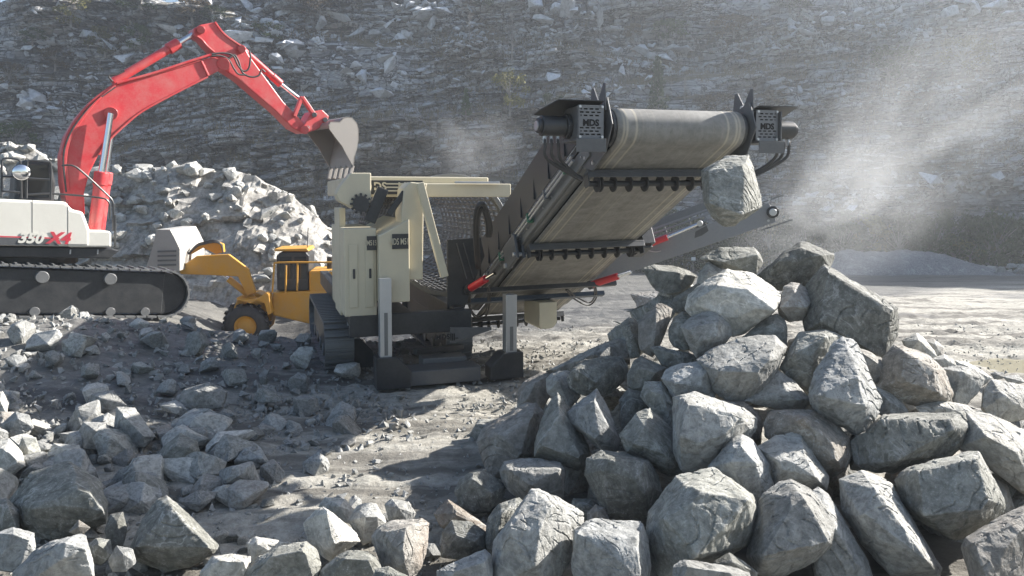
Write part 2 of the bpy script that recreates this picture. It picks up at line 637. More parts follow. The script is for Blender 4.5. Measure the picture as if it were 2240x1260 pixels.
def blocks(s, z, dip, lay, wid, seed, joint=0.0):
    """random set-backs of jointed rock blocks lying in dipping layers"""
    zz = z + dip * s + 0.7 * vnoise(np.stack([s * .09, z * .12, z * 0], 1), seed + 1) + .25 * vnoise(np.stack([s * .5, z * .4, z * 0], 1), seed + 2)
    k = np.floor(zz / lay).astype(np.int64)
    off = _hash(k, k * 0 + 7, k * 0, seed) * 9.0
    wj = wid * (0.6 + 0.9 * _hash(k, k * 0 + 3, k * 0, seed))
    ss = s + 0.3 * vnoise(np.stack([s * .6, z * 1.1, z * 0], 1), seed + 4)
    c = np.floor(ss / wj + off).astype(np.int64)
    h = _hash(k, c, k * 0, seed + 5)
    if not joint:
        return h
    fz, fs_ = zz / lay - k, ss / wj + off - c
    e = np.minimum(np.minimum(fz, 1 - fz) * lay, np.minimum(fs_, 1 - fs_) * wj)
    return h - joint * np.clip(1 - e / .14, 0, 1)

def ledge(z, l, h):
    t = np.clip((z - l) / h, 0, 1)
    return t * t * (3 - 2 * t)

def wall_off(s, z):
    """how far the face stands in front of the wall line"""
    q = np.stack([s, z, np.zeros_like(s)], 1)
    off = 7.0 - 0.22 * (z + 5)
    l1 = 3.2 + 0.055 * s + 1.2 * vnoise(q * [.07, 0, 0], 51)
    l2 = 11.5 + 0.13 * np.clip(s, -60, 60) + 1.5 * vnoise(q * [.06, 0, 0], 52)
    l3 = 19.0 - 0.09 * s + 2.0 * vnoise(q * [.05, 0, 0], 53)
    w1 = 1.6 + 1.0 * vnoise(q * [.11, 0, 0] + 5, 54)
    off -= w1 * ledge(z, l1, .9) + 3.6 * ledge(z, l2, 1.5) + 3.0 * ledge(z, l3, 1.8)
    off += 1.7 * fbm(q * [.07, .10, 0], 61, 3) + 0.7 * fbm(q * [.35, .5, 0], 62, 3)
    br = np.clip(vnoise(q * [.06, .11, 0], 63) * 1.4 + .6, .12, 1.0)        # broken zones and smoother sheets
    off += br * (2.3 * blocks(s, z, -.10, 1.9, 3.6, 71, .30) + 1.2 * blocks(s, z, -.16, .75, 1.9, 72, .45) + .22 * blocks(s, z, .05, .36, .9, 73))
    # tilted plates
    pl = fbm(q * [.5, 1.6, 0] + .3 * s[:, None] * [0, .16, 0], 75, 3)
    off += .22 * pl * br + .05 * fbm(q * [2.2, 3.6, 0], 76, 3, .6)
    # talus foot
    off += 2.2 * np.clip(1 - (z + 5.5) / 2.6, 0, 1) ** 1.4
    return off

def wall_top(s):  # out-of-view right bend built taller so its shadow crosses the far floor
    s = np.asarray(s, float)
    return np.interp(s, [-140, -60, 20, 60, 80, 92, 110, 150], [22, 26, 29, 31, 36, 37, 36, 26]) + 1.2 * vnoise(np.stack([s * .12, s * 0, s * 0], 1), 81)

sg = np.concatenate([np.arange(-150, -62, 1.4), np.arange(-62, 64, 0.17), np.arange(64, 150, 1.0)])
tg = np.linspace(0, 1, 232)
SG, TG = np.meshgrid(sg, tg)
sf = SG.ravel()
zb = -8.5
zf = zb + TG.ravel() * (wall_top(sf) - zb)
of = wall_off(sf, zf)
wx, wy, wnx, wny = path_xy(sf)
wv = np.stack([wx + wnx * of, wy + wny * of, zf], 1)
nx, ny = len(sg), len(tg)
idx = np.arange(nx * ny).reshape(ny, nx)
quads = np.stack([idx[:-1, :-1], idx[:-1, 1:], idx[1:, 1:], idx[1:, :-1]], -1).reshape(-1, 4)

def cliff_mat():
    m, nt, bs = new_mat('layered_cliff_rock')
    v = coords(nt, 'Object', rnd=False)
    tc = nt.nodes.new('ShaderNodeMapping')
    nt.links.new(v, tc.inputs[0])
    tc.inputs['Rotation'].default_value = (0, 0.12, 0)
    tc.inputs['Scale'].default_value = (0.35, 0.35, 2.4)
    strat = noise(nt, tc.outputs[0], 0.8, 9, 0.68, 0.4)
    big = noise(nt, v, 0.085, 5, 0.6, 0.5)
    mid = noise(nt, v, 0.9, 8, 0.66, 0.3)
    fine = noise(nt, v, 5.0, 6, 0.7)
    zone = noise(nt, v, 0.05, 3, 0.55, 0.7)
    c = mix(nt, ramp(nt, strat, [(0.36, 0.0), (0.60, 1.0)]), (0.105, 0.11, 0.12), (0.31, 0.32, 0.335))
    c = mix(nt, ramp(nt, zone, [(0.42, 0.0), (0.56, 0.8)]), c, mix(nt, ramp(nt, mid, [(.36, 0.), (.6, 1.)]), (0.20, 0.215, 0.235), (0.47, 0.485, 0.505)))
    c = mix(nt, ramp(nt, big, [(0.50, 0.0), (0.60, 0.7)]), c, mix(nt, strat, (0.11, 0.088, 0.062), (0.34, 0.285, 0.215)))
    # one broad tan, iron-stained face high right of centre
    geo0 = nt.nodes.new('ShaderNodeNewGeometry')
    dv_ = nt.nodes.new('ShaderNodeVectorMath')
    dv_.operation = 'SUBTRACT'
    nt.links.new(geo0.outputs['Position'], dv_.inputs[0])
    dv_.inputs[1].default_value = (15.0, 76.0, 19.5)
    dv2 = nt.nodes.new('ShaderNodeVectorMath')
    dv2.operation = 'MULTIPLY'
    nt.links.new(dv_.outputs[0], dv2.inputs[0])
    dv2.inputs[1].default_value = (0.10, 0.03, 0.22)
    dl = nt.nodes.new('ShaderNodeVectorMath')
    dl.operation = 'LENGTH'
    nt.links.new(dv2.outputs[0], dl.inputs[0])
    tan = ramp(nt, math_n(nt, 'ADD', dl.outputs['Value'], math_n(nt, 'MULTIPLY', big, 1.2)), [(1.1, 0.75), (1.5, 0.0)])
    tan = ramp(nt, math_n(nt, 'MULTIPLY', math_n(nt, 'ADD', dl.outputs['Value'], math_n(nt, 'MULTIPLY', mid, 0.9)), 0.5), [(0.45, 0.75), (0.72, 0.0)])
    c = mix(nt, tan, c, mix(nt, strat, (0.14, 0.11, 0.08), (0.42, 0.36, 0.28)))
    c = mix(nt, ramp(nt, mid, [(0.56, 0.0), (0.68, 0.7)]), c, (0.40, 0.41, 0.415))
    c = mix(nt, ramp(nt, fine, [(0.34, 0.55), (0.45, 0.0)]), c, (0.04, 0.042, 0.045))
    at = nt.nodes.new('ShaderNodeAttribute')
    at.attribute_name = 'tone'
    pale_b = math_n(nt, 'MULTIPLY', ramp(nt, at.outputs['Fac'], [(0.50, 0.0), (0.78, 1.0)]), ramp(nt, zone, [(0.40, 0.15), (0.58, 0.9)]))
    c = mix(nt, pale_b, c, mix(nt, strat, (0.26, 0.27, 0.285), (0.50, 0.51, 0.52)))
    c = mix(nt, ramp(nt, at.outputs['Fac'], [(0.22, 0.7), (0.45, 0.0)]), c, (0.05, 0.052, 0.056))
    # long bedding fissures and pale broken edges that run with the dip
    def seam(loc, sx_, sz_, rot, width):
        k_ = nt.nodes.new('ShaderNodeMapping')
        nt.links.new(v, k_.inputs[0])
        k_.inputs['Location'].default_value = loc
        k_.inputs['Rotation'].default_value = (0, rot, 0)
        k_.inputs['Scale'].default_value = (sx_, sx_, sz_)
        n_ = noise(nt, k_.outputs[0], 1.0, 7, 0.62, 0.5)
        return ramp(nt, math_n(nt, 'ABSOLUTE', math_n(nt, 'SUBTRACT', n_, 0.5)), [(width * .4, 1.0), (width, 0.0)])
    c = mix(nt, math_n(nt, 'MULTIPLY', seam((9, 3, 1), .055, .42, .13, .016), .85), c, (0.46, 0.475, 0.49))
    c = mix(nt, math_n(nt, 'MULTIPLY', seam((0, 0, 0), .06, .55, .12, .022), .9), c, (0.022, 0.023, 0.025))
    c = mix(nt, math_n(nt, 'MULTIPLY', seam((4, 7, 5), .30, .16, -.35, .014), .8), c, (0.025, 0.026, 0.028))
    # joints
    vo = nd(nt, 'ShaderNodeTexVoronoi', feature='DISTANCE_TO_EDGE', Scale=1.1)
    mp = nt.nodes.new('ShaderNodeMapping')
    nt.links.new(v, mp.inputs[0])
    mp.inputs['Scale'].default_value = (0.6, 0.6, 1.7)
    mp.inputs['Rotation'].default_value = (0.2, 0.25, 0)
    nt.links.new(mp.outputs[0], vo.inputs['Vector'])
    c = mix(nt, ramp(nt, vo.outputs['Distance'], [(0.0, 0.65), (0.06, 0.0)]), c, (0.03, 0.03, 0.032))
    # dry growth on the flatter ledges
    geo = nt.nodes.new('ShaderNodeNewGeometry')
    sx = nt.nodes.new('ShaderNodeSeparateXYZ')
    nt.links.new(geo.outputs['True Normal'], sx.inputs[0])
    gr = math_n(nt, 'MULTIPLY', ramp(nt, sx.outputs['Z'], [(0.55, 0.0), (0.8, 1.0)]), ramp(nt, noise(nt, v, 0.22, 4, 0.6), [(0.42, 0.0), (0.56, 0.85)]))
    c = mix(nt, gr, c, mix(nt, fine, (0.075, 0.065, 0.035), (0.17, 0.14, 0.085)))
    nt.links.new(c, bs.inputs['Base Color'])
    bs.inputs['Roughness'].default_value = 0.9
    bs.inputs['Specular IOR Level'].default_value = 0.2
    n1 = bump(nt, bs, mid, 0.7, 0.3)
    bump(nt, bs, fine, 0.6, 0.08, n1)
    return m
CLIFF = cliff_mat()
cliff = mesh_obj('cliff', wv.tolist(), quads.tolist(), CLIFF, None, False)
ta = cliff.data.attributes.new('tone', 'FLOAT', 'POINT')
tone_ = .55 * blocks(sf, zf, -.16, .75, 1.9, 72) + .45 * blocks(sf, zf, -.10, 1.9, 3.6, 71)
ta.data.foreach_set('value', tone_.astype(np.float32))
tag(cliff, 'tall layered grey quarry wall behind the machines', None, None, 'structure')

LS, LZ = np.arange(-60, 66, 0.17), np.arange(-8.5, 28, 0.17)
_a, _b = np.meshgrid(LS, LZ)
LOOK = wall_off(_a.ravel(), _b.ravel()).reshape(_a.shape)
def face_off(s, z):
    i = min(max(int((z - LZ[0]) / .17), 0), len(LZ) - 1)
    j = min(max(int((s - LS[0]) / .17), 0), len(LS) - 1)
    return float(LOOK[i, j])

def cliff_hit(px, py):
    """where the sight line through a pixel meets the wall"""
    r = ray(px, py)
    d = 55.0
    while d < 110:
        p = CAMP + r * d
        s, dist = to_path(p.x, p.y)
        if dist <= face_off(s, p.z):
            return p
        d += 0.12
    return CAMP + r * 80.0

# loose slabs lying on the wall: the photograph's broken pale zones
SLAB = rock_mat('loose_slab', (0.27, 0.29, 0.315), (0.47, 0.49, 0.52), (0.58, 0.60, 0.63), scale=.35)
def slab_mesh(seed):
    r = random.Random(seed)
    pts = [(r.uniform(-.5, .5), r.uniform(-.4, .4), r.choice((-.14, .14)) + r.uniform(-.05, .05)) for _ in range(14)]
    me = hull_mesh(pts, Vector((0, 0, 0)))
    me.name = 'slab'
    me.materials.append(SLAB)
    return me
SLABS = [slab_mesh(300 + k) for k in range(10)]
rnd = random.Random(41)
# (centre px, centre py, spread x, spread y, how many)
ZONES = [(640, 110, 130, 70, 38), (560, 40, 90, 40, 22), (880, 30, 90, 40, 30), (800, 150, 120, 30, 24), (330, 110, 130, 60, 22), (120, 80, 120, 60, 14),
         (60, 210, 60, 50, 12), (1010, 40, 30, 50, 12), (1230, 30, 130, 25, 22), (1280, 190, 120, 35, 18), (1450, 110, 120, 20, 14),
         (1790, 45, 90, 25, 16), (2120, 25, 110, 30, 18), (2120, 405, 120, 22, 26), (1850, 440, 70, 20, 10), (1800, 210, 120, 30, 12), (2100, 190, 140, 50, 14)]
n_slab = 0
for cx_, cy_, sx_, sy_, n in ZONES:
    for _ in range(n):
        if n_slab >= 298: break
        p = cliff_hit(cx_ + rnd.gauss(0, sx_ * .6), max(2, cy_ + rnd.gauss(0, sy_ * .6)))
        o = bpy.data.objects.new('rock_slab', rnd.choice(SLABS))
        k = rnd.choice((.6, .8, 1.0, 1.3, 1.7, 2.3))
        o.scale = (k * rnd.uniform(.8, 1.6), k, k * rnd.uniform(.6, 1.3))
        o.rotation_euler = (rnd.gauss(0.25, .35), rnd.gauss(-.1, .35), rnd.uniform(0, 6.28))
        o.location = p + Vector((0, -.22 * k, 0.05 * k))
        COL.objects.link(o)
        o.parent = cliff
        n_slab += 1

# small debris on the wall
dv, df = [], []
for _ in range(2400):
    z_ = rnd.choice(ZONES)
    if rnd.random() < .03:
        a_ = (rnd.uniform(0, 2240), rnd.uniform(0, 560))
    else:
        a_ = (z_[0] + rnd.gauss(0, z_[2] * .7), z_[1] + rnd.gauss(0, z_[3] * .55))
    s_ = (a_[0] - CX) / F_PX * 76
    if abs(s_) > 55 or a_[1] < -20: continue
    zz = CAM_H + (HZ - a_[1]) / F_PX * 76
    o1 = face_off(s_, zz)
    xx, yy, a1, a2 = [float(t[0]) for t in path_xy(np.array([s_]))]
    me = rnd.choice(SLABS)
    k = .16 + .75 * rnd.random() ** 2.6
    M = Matrix.Translation((xx + a1 * (o1 + .1 * k), yy + a2 * (o1 + .1 * k), zz)) @ Euler((rnd.gauss(.2, .4), rnd.gauss(0, .4), rnd.uniform(0, 6.28))).to_matrix().to_4x4() @ Matrix.Diagonal((k * 1.4, k, k, 1))
    b0 = len(dv)
    dv += [tuple(M @ v_.co) for v_ in me.vertices]
    df += [[b0 + i for i in p_.vertices] for p_ in me.polygons]
deb = mesh_obj('rock_debris', dv, df, SLAB, cliff)
deb['kind'] = 'stuff'

# ------------------------------------------------------------------ far floor: gravel berm, stone bank, concrete block, sign
GRAVEL = rock_mat('grey_gravel', (0.14, 0.14, 0.145), (0.22, 0.22, 0.225), scale=.6)
bv, bf = [], []
nb, mb_ = 90, 24
for j in range(mb_):
    for i in range(nb):
        u, w = i / (nb - 1), j / (mb_ - 1)
        x = 25.3 + u * 17.5
        y = 58.0 + w * 8
        prof = np.interp(u, [0, .12, .4, .6, .72, .85, 1], [0, 2.0, 2.25, 2.0, 1.2, .6, 0]) * math.sin(math.pi * w) ** .8
        prof *= 1 + .12 * float(vnoise([[x * .6, y * .6, 0]], 5)[0]) + .06 * float(vnoise([[x * 2, y * 2, 0]], 6)[0])
        bv.append((x, y, float(ground_z(x, y)) - .15 + prof))
for j in range(mb_ - 1):
    for i in range(nb - 1):
        bf.append((j * nb + i, j * nb + i + 1, (j + 1) * nb + i + 1, (j + 1) * nb + i))
tag(mesh_obj('gravel_bank', bv, bf, GRAVEL, None, True), 'low grey gravel bank at the foot of the far wall', None, None, 'structure')
rnd = random.Random(9)
for k in range(95):
    u = rnd.random()
    x = 35.5 + u * 13 + rnd.gauss(0, .5)
    y = 60.5 + rnd.gauss(0, .8) + (x - 36) * -.12
    hz_ = max(0, 1.1 - abs(y - (60.5 + (x - 36) * -.12)) * .6)
    stone('stone', (x, y, float(ground_z(x, y)) + rnd.uniform(.1, .75) * hz_ + .1), rnd.uniform(.5, 1.1), rnd.choice(['pale', 'grey', 'blue', 'pale']), rnd,
          'pale stone in the low bank along the far wall', 'stone', 'stones in the far bank')
CONC = paint('weathered_concrete', (0.55, 0.54, 0.50), .85, 0, (0.3, 0.29, 0.26), .5, 3)
p = P(1945, 566, 62.5)
mbk = MB().box(p.x - .62, p.x + .62, p.y - .35, p.y + .35, p.z - .6, p.z + .32).box(p.x - .25, p.x + .25, p.y - .12, p.y + .12, p.z + .3205, p.z + .40)
tag(mbk.build('concrete_block', CONC, None, .03), 'small white concrete block on top of the far gravel bank', 'concrete block')
p = P(1517, 566, 62)
e = thing('notice_sign', (p.x, p.y, float(ground_z(p.x, p.y))), 'small blank white sign on a post in the distance', 'sign')
WHITE = paint('white_sheet', (0.75, 0.75, 0.73), .5, 0, (.4, .39, .36), .2)
POSTM = paint('grey_post', (0.22, 0.22, 0.21), .6)
MB().box(p.x - .18, p.x + .18, p.y - .012, p.y + .012, p.z - .14, p.z + .14).build('sign_panel', WHITE, e)
MB().cyl((p.x, p.y + .035, float(ground_z(p.x, p.y)) - .1), (p.x, p.y + .035, p.z + .1), .022, 8).build('post', POSTM, e)
# ------------------------------------------------------------------ trees and shrubs of the wall
def leaf_mat(name, a, b):
    m, nt, bs = new_mat(name)
    v = coords(nt, 'Object')
    oi = nt.nodes.new('ShaderNodeObjectInfo')
    geo = nt.nodes.new('ShaderNodeNewGeometry')
    c = mix(nt, geo.outputs['Random Per Island'], a, b)
    hv = nt.nodes.new('ShaderNodeHueSaturation')
    nt.links.new(c, hv.inputs['Color'])
    nt.links.new(math_n(nt, 'ADD', math_n(nt, 'MULTIPLY', oi.outputs['Random'], .7), .65), hv.inputs['Value'])
    nt.links.new(hv.outputs[0], bs.inputs['Base Color'])
    bs.inputs['Roughness'].default_value = .75
    bs.inputs['Specular IOR Level'].default_value = .2
    return m
LEAF = {'green': leaf_mat('dull_green_leaves', (0.025, 0.045, 0.014), (0.07, 0.105, 0.032)),
        'pine': leaf_mat('pine_needles', (0.03, 0.055, 0.026), (0.07, 0.105, 0.045)),
        'olive': leaf_mat('autumn_olive_leaves', (0.09, 0.09, 0.025), (0.19, 0.175, 0.05)),
        'brown': leaf_mat('dry_brown_leaves', (0.085, 0.065, 0.04), (0.16, 0.12, 0.07))}
BARK = paint('grey_bark', (0.26, 0.245, 0.225), .9, 0, (.08, .07, .06), .5, 8)

def leaf_quad(vs, fs, c, size, r):
    n = Vector((r.gauss(0, 1), r.gauss(0, 1), r.gauss(.6, 1))).normalized()
    a = n.orthogonal().normalized()
    a = (Matrix.Rotation(r.uniform(0, 6.28), 3, n) @ a)
    b = n.cross(a)
    k = len(vs)
    l, w = size * r.uniform(.7, 1.3), size * r.uniform(.35, .6)
    vs += [c - a * l * .5, c + b * w * .5, c + a * l * .5, c - b * w * .5]
    fs.append((k, k + 1, k + 2, k + 3))

def crown_mesh(seed, kind):
    """unit-height crown of small leaves gathered in uneven clumps, with limbs; returns crown mesh and wood mesh"""
    r = random.Random(seed)
    vs, fs = [], []
    wood = MB()
    if kind == 'conifer':
        wood.cyl((0, 0, -.05), (0, 0, .98), .02, 7, .004)
        tiers = 13
        for t in range(tiers):
            h = .12 + .84 * t / tiers
            rad = .30 * (1 - t / tiers) ** .8 * r.uniform(.8, 1.15) + .02
            nb_ = r.randint(5, 7)
            a0 = r.uniform(0, 6.28)
            for k in range(nb_):
                an = a0 + 6.28 * k / nb_ + r.uniform(-.25, .25)
                L = rad * r.uniform(.65, 1.15)
                tip = Vector((math.cos(an) * L, math.sin(an) * L, h - .10 * L + r.uniform(-.01, .02)))
                wood.cyl((0, 0, h), tip, .006, 4, .002)
                for _ in range(26):
                    q = Vector((0, 0, h)).lerp(tip, r.uniform(.25, 1.05))
                    leaf_quad(vs, fs, q + Vector((r.gauss(0, .014), r.gauss(0, .014), r.gauss(-.008, .012))), .066, r)
    else:
        wood.cyl((0, 0, -.05), (r.uniform(-.03, .03), r.uniform(-.03, .03), .42), .03, 7, .016)
        nc = 17
        for k in range(nc):
            an, el = r.uniform(0, 6.28), r.uniform(.0, 1.0)
            rad = r.uniform(.15, .42) * math.sin(math.pi * (.15 + .75 * el)) ** .6
            c = Vector((math.cos(an) * rad, math.sin(an) * rad, .16 + .72 * el))
            wood.cyl((0, 0, min(.4, c.z * .6)), c, .011, 5, .003)
            sr = r.uniform(.08, .15)
            for _ in range(80):
                d = Vector((r.gauss(0, 1), r.gauss(0, 1), r.gauss(0, .8)))
                d = d.normalized() * sr * r.random() ** .45
                leaf_quad(vs, fs, c + d, .062, r)
    return vs, fs, wood

def bare_mesh(seed):
    r = random.Random(seed)
    w = MB()
    w.cyl((0, 0, -.04), (.01, 0, .5), .022, 6, .016).cyl((.01, 0, .5), (-.01, .01, 1.0), .016, 6, .004)
    for k in range(26):
        h = r.uniform(.25, .97)
        an = r.uniform(0, 6.28)
        L = .26 * (1.05 - h) + .04
        tip = Vector((math.cos(an) * L, math.sin(an) * L, h + L * r.uniform(.4, 1.0)))
        w.cyl((0, 0, h), tip, .008, 4, .003)
        for _ in range(3):
            q = Vector((0, 0, h)).lerp(tip, r.uniform(.4, .9))
            w.cyl(q, q + Vector((r.gauss(0, .04), r.gauss(0, .04), r.uniform(.02, .07))), .005, 3, .002)
    return w

def as_mesh(name, vs, fs, mat):
    me = bpy.data.meshes.new(name)
    me.from_pydata([tuple(v) for v in vs], [], fs)
    me.materials.append(mat)
    return me
PLANT = {}
for kind, leaf, n in (('shrub', 'green', 4), ('shrub', 'olive', 3), ('shrub', 'brown', 3), ('conifer', 'pine', 4)):
    for k in range(n):
        vs, fs, w = crown_mesh(1000 + k * 7 + len(leaf) * 31, kind)
        PLANT.setdefault((kind, leaf), []).append((as_mesh('crown', vs, fs, LEAF[leaf]), as_mesh('trunk', w.v, w.f, BARK)))
BARE = []
for k in range(4):
    w = bare_mesh(700 + k)
    BARE.append(as_mesh('trunk', w.v, w.f, BARK))

def plant(kind, leaf, base, h, wid, label, group, rnd):
    nm = {'conifer': 'pine_tree', 'shrub': 'shrub', 'bare': 'bare_tree'}[kind]
    e = thing(nm, base, label, 'tree' if kind != 'shrub' else 'shrub', group)
    rot = rnd.uniform(0, 6.28)
    def put(name, me):
        o = bpy.data.objects.new(name, me)
        COL.objects.link(o)
        o.scale = (wid, wid, h)
        o.rotation_euler = (0, 0, rot)
        o.parent = e
    if kind == 'bare':
        put('trunk', BARE[rnd.randrange(len(BARE))])
    else:
        c, t = rnd.choice(PLANT[(kind, leaf)])
        put('crown', c)
        put('trunk', t)
    return e

rnd = random.Random(77)
G = 'plants growing on the quarry wall'
# (kind, leaf, px of the base, py of the base, height px, width px, label)
WALL_PLANTS = [
 ('shrub', 'green', 315, 112, 62, 70, 'dark green shrub on the wall above the excavator boom'),
 ('shrub', 'olive', 240, 120, 60, 75, 'yellowish olive shrub left of the excavator boom'),
 ('shrub', 'olive', 165, 55, 70, 80, 'large olive shrub near the top left of the wall'),
 ('shrub', 'brown', 130, 150, 50, 70, 'brown shrub on the wall above the excavator cab'),
 ('shrub', 'green', 80, 95, 36, 60, 'low green shrub at the upper left of the wall'),
 ('shrub', 'brown', 30, 190, 60, 70, 'brown shrub at the left edge of the wall'),
 ('shrub', 'green', 45, 330, 70, 90, 'dark shrub above the pale rock heap at the left edge'),
 ('shrub', 'green', 320, 20, 40, 130, 'wide green shrub along the top edge left of centre'),
 ('shrub', 'brown', 430, 50, 50, 90, 'brown shrub above the peak of the excavator arm'),
 ('shrub', 'green', 470, 45, 36, 60, 'small green shrub just above the excavator arm tip'),
 ('shrub', 'brown', 705, 45, 60, 90, 'dark brown shrub high between two pale rubble zones'),
 ('shrub', 'green', 590, 88, 40, 70, 'small green shrub right of the excavator arm'),
 ('shrub', 'olive', 1115, 245, 95, 75, 'bright olive green bush left of the conveyor head'),
 ('conifer', 'pine', 1020, 250, 62, 40, 'small dark pine left of the olive green bush'),
 ('conifer', 'pine', 1435, 240, 118, 66, 'tall pine on the wall above the conveyor drum'),
 ('shrub', 'green', 1450, 90, 48, 90, 'green shrub high on the wall above the tall pine'),
 ('shrub', 'brown', 1385, 92, 42, 40, 'small dark shrub on the ledge left of the high green shrub'),
 ('shrub', 'brown', 1600, 80, 50, 90, 'brown shrub on the ledge right of the high green shrub'),
 ('shrub', 'green', 1720, 25, 40, 90, 'green shrub at the top edge above the right motor'),
 ('shrub', 'green', 1930, 175, 75, 110, 'hazy green shrub in the dust right of the conveyor'),
 ('shrub', 'olive', 2090, 160, 80, 110, 'hazy yellow green shrub in the dust near the right edge'),
 ('shrub', 'brown', 1990, 225, 30, 90, 'low reddish brown shrub on the dusty wall'),
 ('shrub', 'brown', 1670, 235, 40, 80, 'low dry shrub behind the right motor'),
 ('shrub', 'brown', 1560, 250, 50, 90, 'brown shrub just above the right end of the drum'),
 ('shrub', 'green', 1060, 20, 50, 60, 'green shrub at the top edge above the olive bush'),
 ('shrub', 'green', 1210, 250, 50, 60, 'green brown shrub behind the left motor'),
]
for kind, leaf, px, py, hp, wp, lab in WALL_PLANTS:
    p = cliff_hit(px, py)
    d = (p - CAMP).dot(FWD)
    plant(kind, leaf, p + Vector((0, -.22 * wp * d / F_PX, -.35)), hp * d / F_PX * 1.1, wp * d / F_PX / .8, lab, G, rnd)
for px, py, hp, lab in [(1120, 135, 105, 'bare thin tree on the wall left of centre'), (1027, 100, 70, 'bare sapling left of the thin bare tree'),
                        (1398, 60, 40, 'short bare sapling high on the wall'), (1498, 225, 60, 'bare sapling right of the tall pine'),
                        (1622, 230, 70, 'bare sapling above the right end of the drum'), (1870, 220, 60, 'bare sapling in the dust right of the motor'),
                        (2185, 150, 80, 'bare sapling on the dusty wall near the right edge'), (1560, 40, 45, 'bare sapling at the top edge above the drum'),
                        (930, 110, 50, 'bare sapling above the excavator bucket'), (1660, 60, 60, 'bare sapling at the top above the right motor')]:
    p = cliff_hit(px, py)
    d = (p - CAMP).dot(FWD)
    plant('bare', None, p, hp * d / F_PX, hp * d / F_PX * .8, lab, G, rnd)
# belt of bushes and young trees along the foot of the wall
k = 0
for px in range(1235, 2310, 20):
    x_px = px + rnd.uniform(-12, 12)
    d = rnd.uniform(66.5, 70.5)
    q = P(x_px, 585, d)
    kind = 'conifer' if rnd.random() < .3 else 'shrub'
    leaf = 'pine' if kind == 'conifer' else rnd.choice(['green', 'green', 'green', 'green', 'olive'])
    plant(kind, leaf, (q.x, q.y, float(ground_z(q.x, q.y)) - .1), rnd.uniform(3.6, 6.6), rnd.uniform(4.2, 6.4),
          {'green': 'dull green bush', 'olive': 'yellowish olive bush', 'brown': 'dry brown bush', 'pine': 'young dark pine'}[leaf] + ' at the far wall foot ' + ('behind the conveyor' if x_px < 1500 else 'behind the pile crest' if x_px < 1820 else 'above the gravel bank' if x_px < 2060 else 'above the bank of stones'), 'bushes along the foot of the far wall', rnd)
# dry grass on the ledges
gv, gf = [], []
for _ in range(9000):
    px, py = rnd.uniform(-20, 2260), rnd.uniform(0, 540)
    s_ = (px - CX) / F_PX * 77
    zz = CAM_H + (HZ - py) / F_PX * 77
    a, b = face_off(s_, zz), face_off(s_, zz + .5)
    if a - b < .45 or abs(s_) > 56: continue
    x0, y0, n0, n1 = [float(t[0]) for t in path_xy(np.array([s_]))]
    for _b in range(5):
        q = Vector((x0 + n0 * a + rnd.gauss(0, .3), y0 + n1 * (a + b) / 2 + rnd.gauss(0, .15), zz + rnd.uniform(.0, .3)))
        h = rnd.uniform(.35, .9)
        i = len(gv)
        lean = Vector((rnd.gauss(0, .25), rnd.gauss(0, .2), 1)) * h
        gv += [tuple(q + Vector((-.03, 0, 0))), tuple(q + Vector((.03, 0, 0))), tuple(q + lean)]
        gf.append((i, i + 1, i + 2))
GRASS = leaf_mat('dry_grass_blades', (0.11, 0.09, 0.05), (0.21, 0.17, 0.10))
if gv:
    g = mesh_obj('dry_grass', gv, gf, GRASS)
    tag(g, 'dry yellow grass tufts on the ledges of the wall', None, None, 'stuff')
# ------------------------------------------------------------------ blasted rock heap behind the excavator
# skyline traced from the photograph: (px, py) of its top edge, the heap standing about 30 m away
SKY = [(-260, 330), (-60, 318), (0, 322), (70, 318), (120, 345), (200, 372), (300, 378), (360, 368), (412, 362), (475, 372), (520, 378), (560, 378),
       (590, 402), (640, 430), (690, 475), (740, 530), (790, 585), (850, 640)]
HD = 31.0
hx = np.linspace(-27, -5.0, 300)
hw = np.linspace(0, 1, 90)
HX, HW = np.meshgrid(hx, hw)
hxf, hwf = HX.ravel(), HW.ravel()
sk_x = np.array([P(a, b, HD).x for a, b in SKY])
sk_z = np.array([P(a, b, HD).z for a, b in SKY])
top = np.interp(hxf, sk_x, sk_z)
yb = HD - 3.2 + hwf * 9.0                        # from front foot over the crest to the back
gz0 = ground_z(hxf, yb) - .3
prof = np.clip(np.where(hwf < .36, (hwf / .36) ** .75, 1 - .75 * ((hwf - .36) / .64) ** 1.3), 0, 1)
zz = gz0 + (top - gz0) * prof
q = np.stack([hxf, yb, zz], 1)
rocky = np.clip((-8.8 - hxf) / 1.2, 0, 1)          # solid blocks on the left, loose gravel slope on the right
bl = blocks(hxf, zz * 1.0 + .25 * yb, -.05, .75, 1.5, 171) * .9 + blocks(hxf, zz + .3 * yb, .1, .34, .7, 172) * .45
yy = yb - rocky * (bl * .55 + .5 * fbm(q * .5, 9, 3)) - (1 - rocky) * .25 * fbm(q * 1.4, 8, 4)
zz = zz + rocky * .22 * fbm(q * [1.2, 1.2, 0], 12, 3) * (hwf > .05) + (1 - rocky) * .12 * fbm(q * 3.0, 13, 3)
nx, ny = len(hx), len(hw)
idx = np.arange(nx * ny).reshape(ny, nx)
quads = np.stack([idx[:-1, :-1], idx[:-1, 1:], idx[1:, 1:], idx[1:, :-1]], -1).reshape(-1, 4)
HEAPM = rock_mat('pale_heap_rock', (0.26, 0.25, 0.23), (0.46, 0.44, 0.40), (0.6, 0.58, 0.54), scale=.35)
hp = mesh_obj('rock_heap', np.stack([hxf, yy, zz], 1).tolist(), quads.tolist(), HEAPM, None, False)
tag(hp, 'pale blasted rock heap behind the excavator', None, None, 'structure')
rnd = random.Random(23)
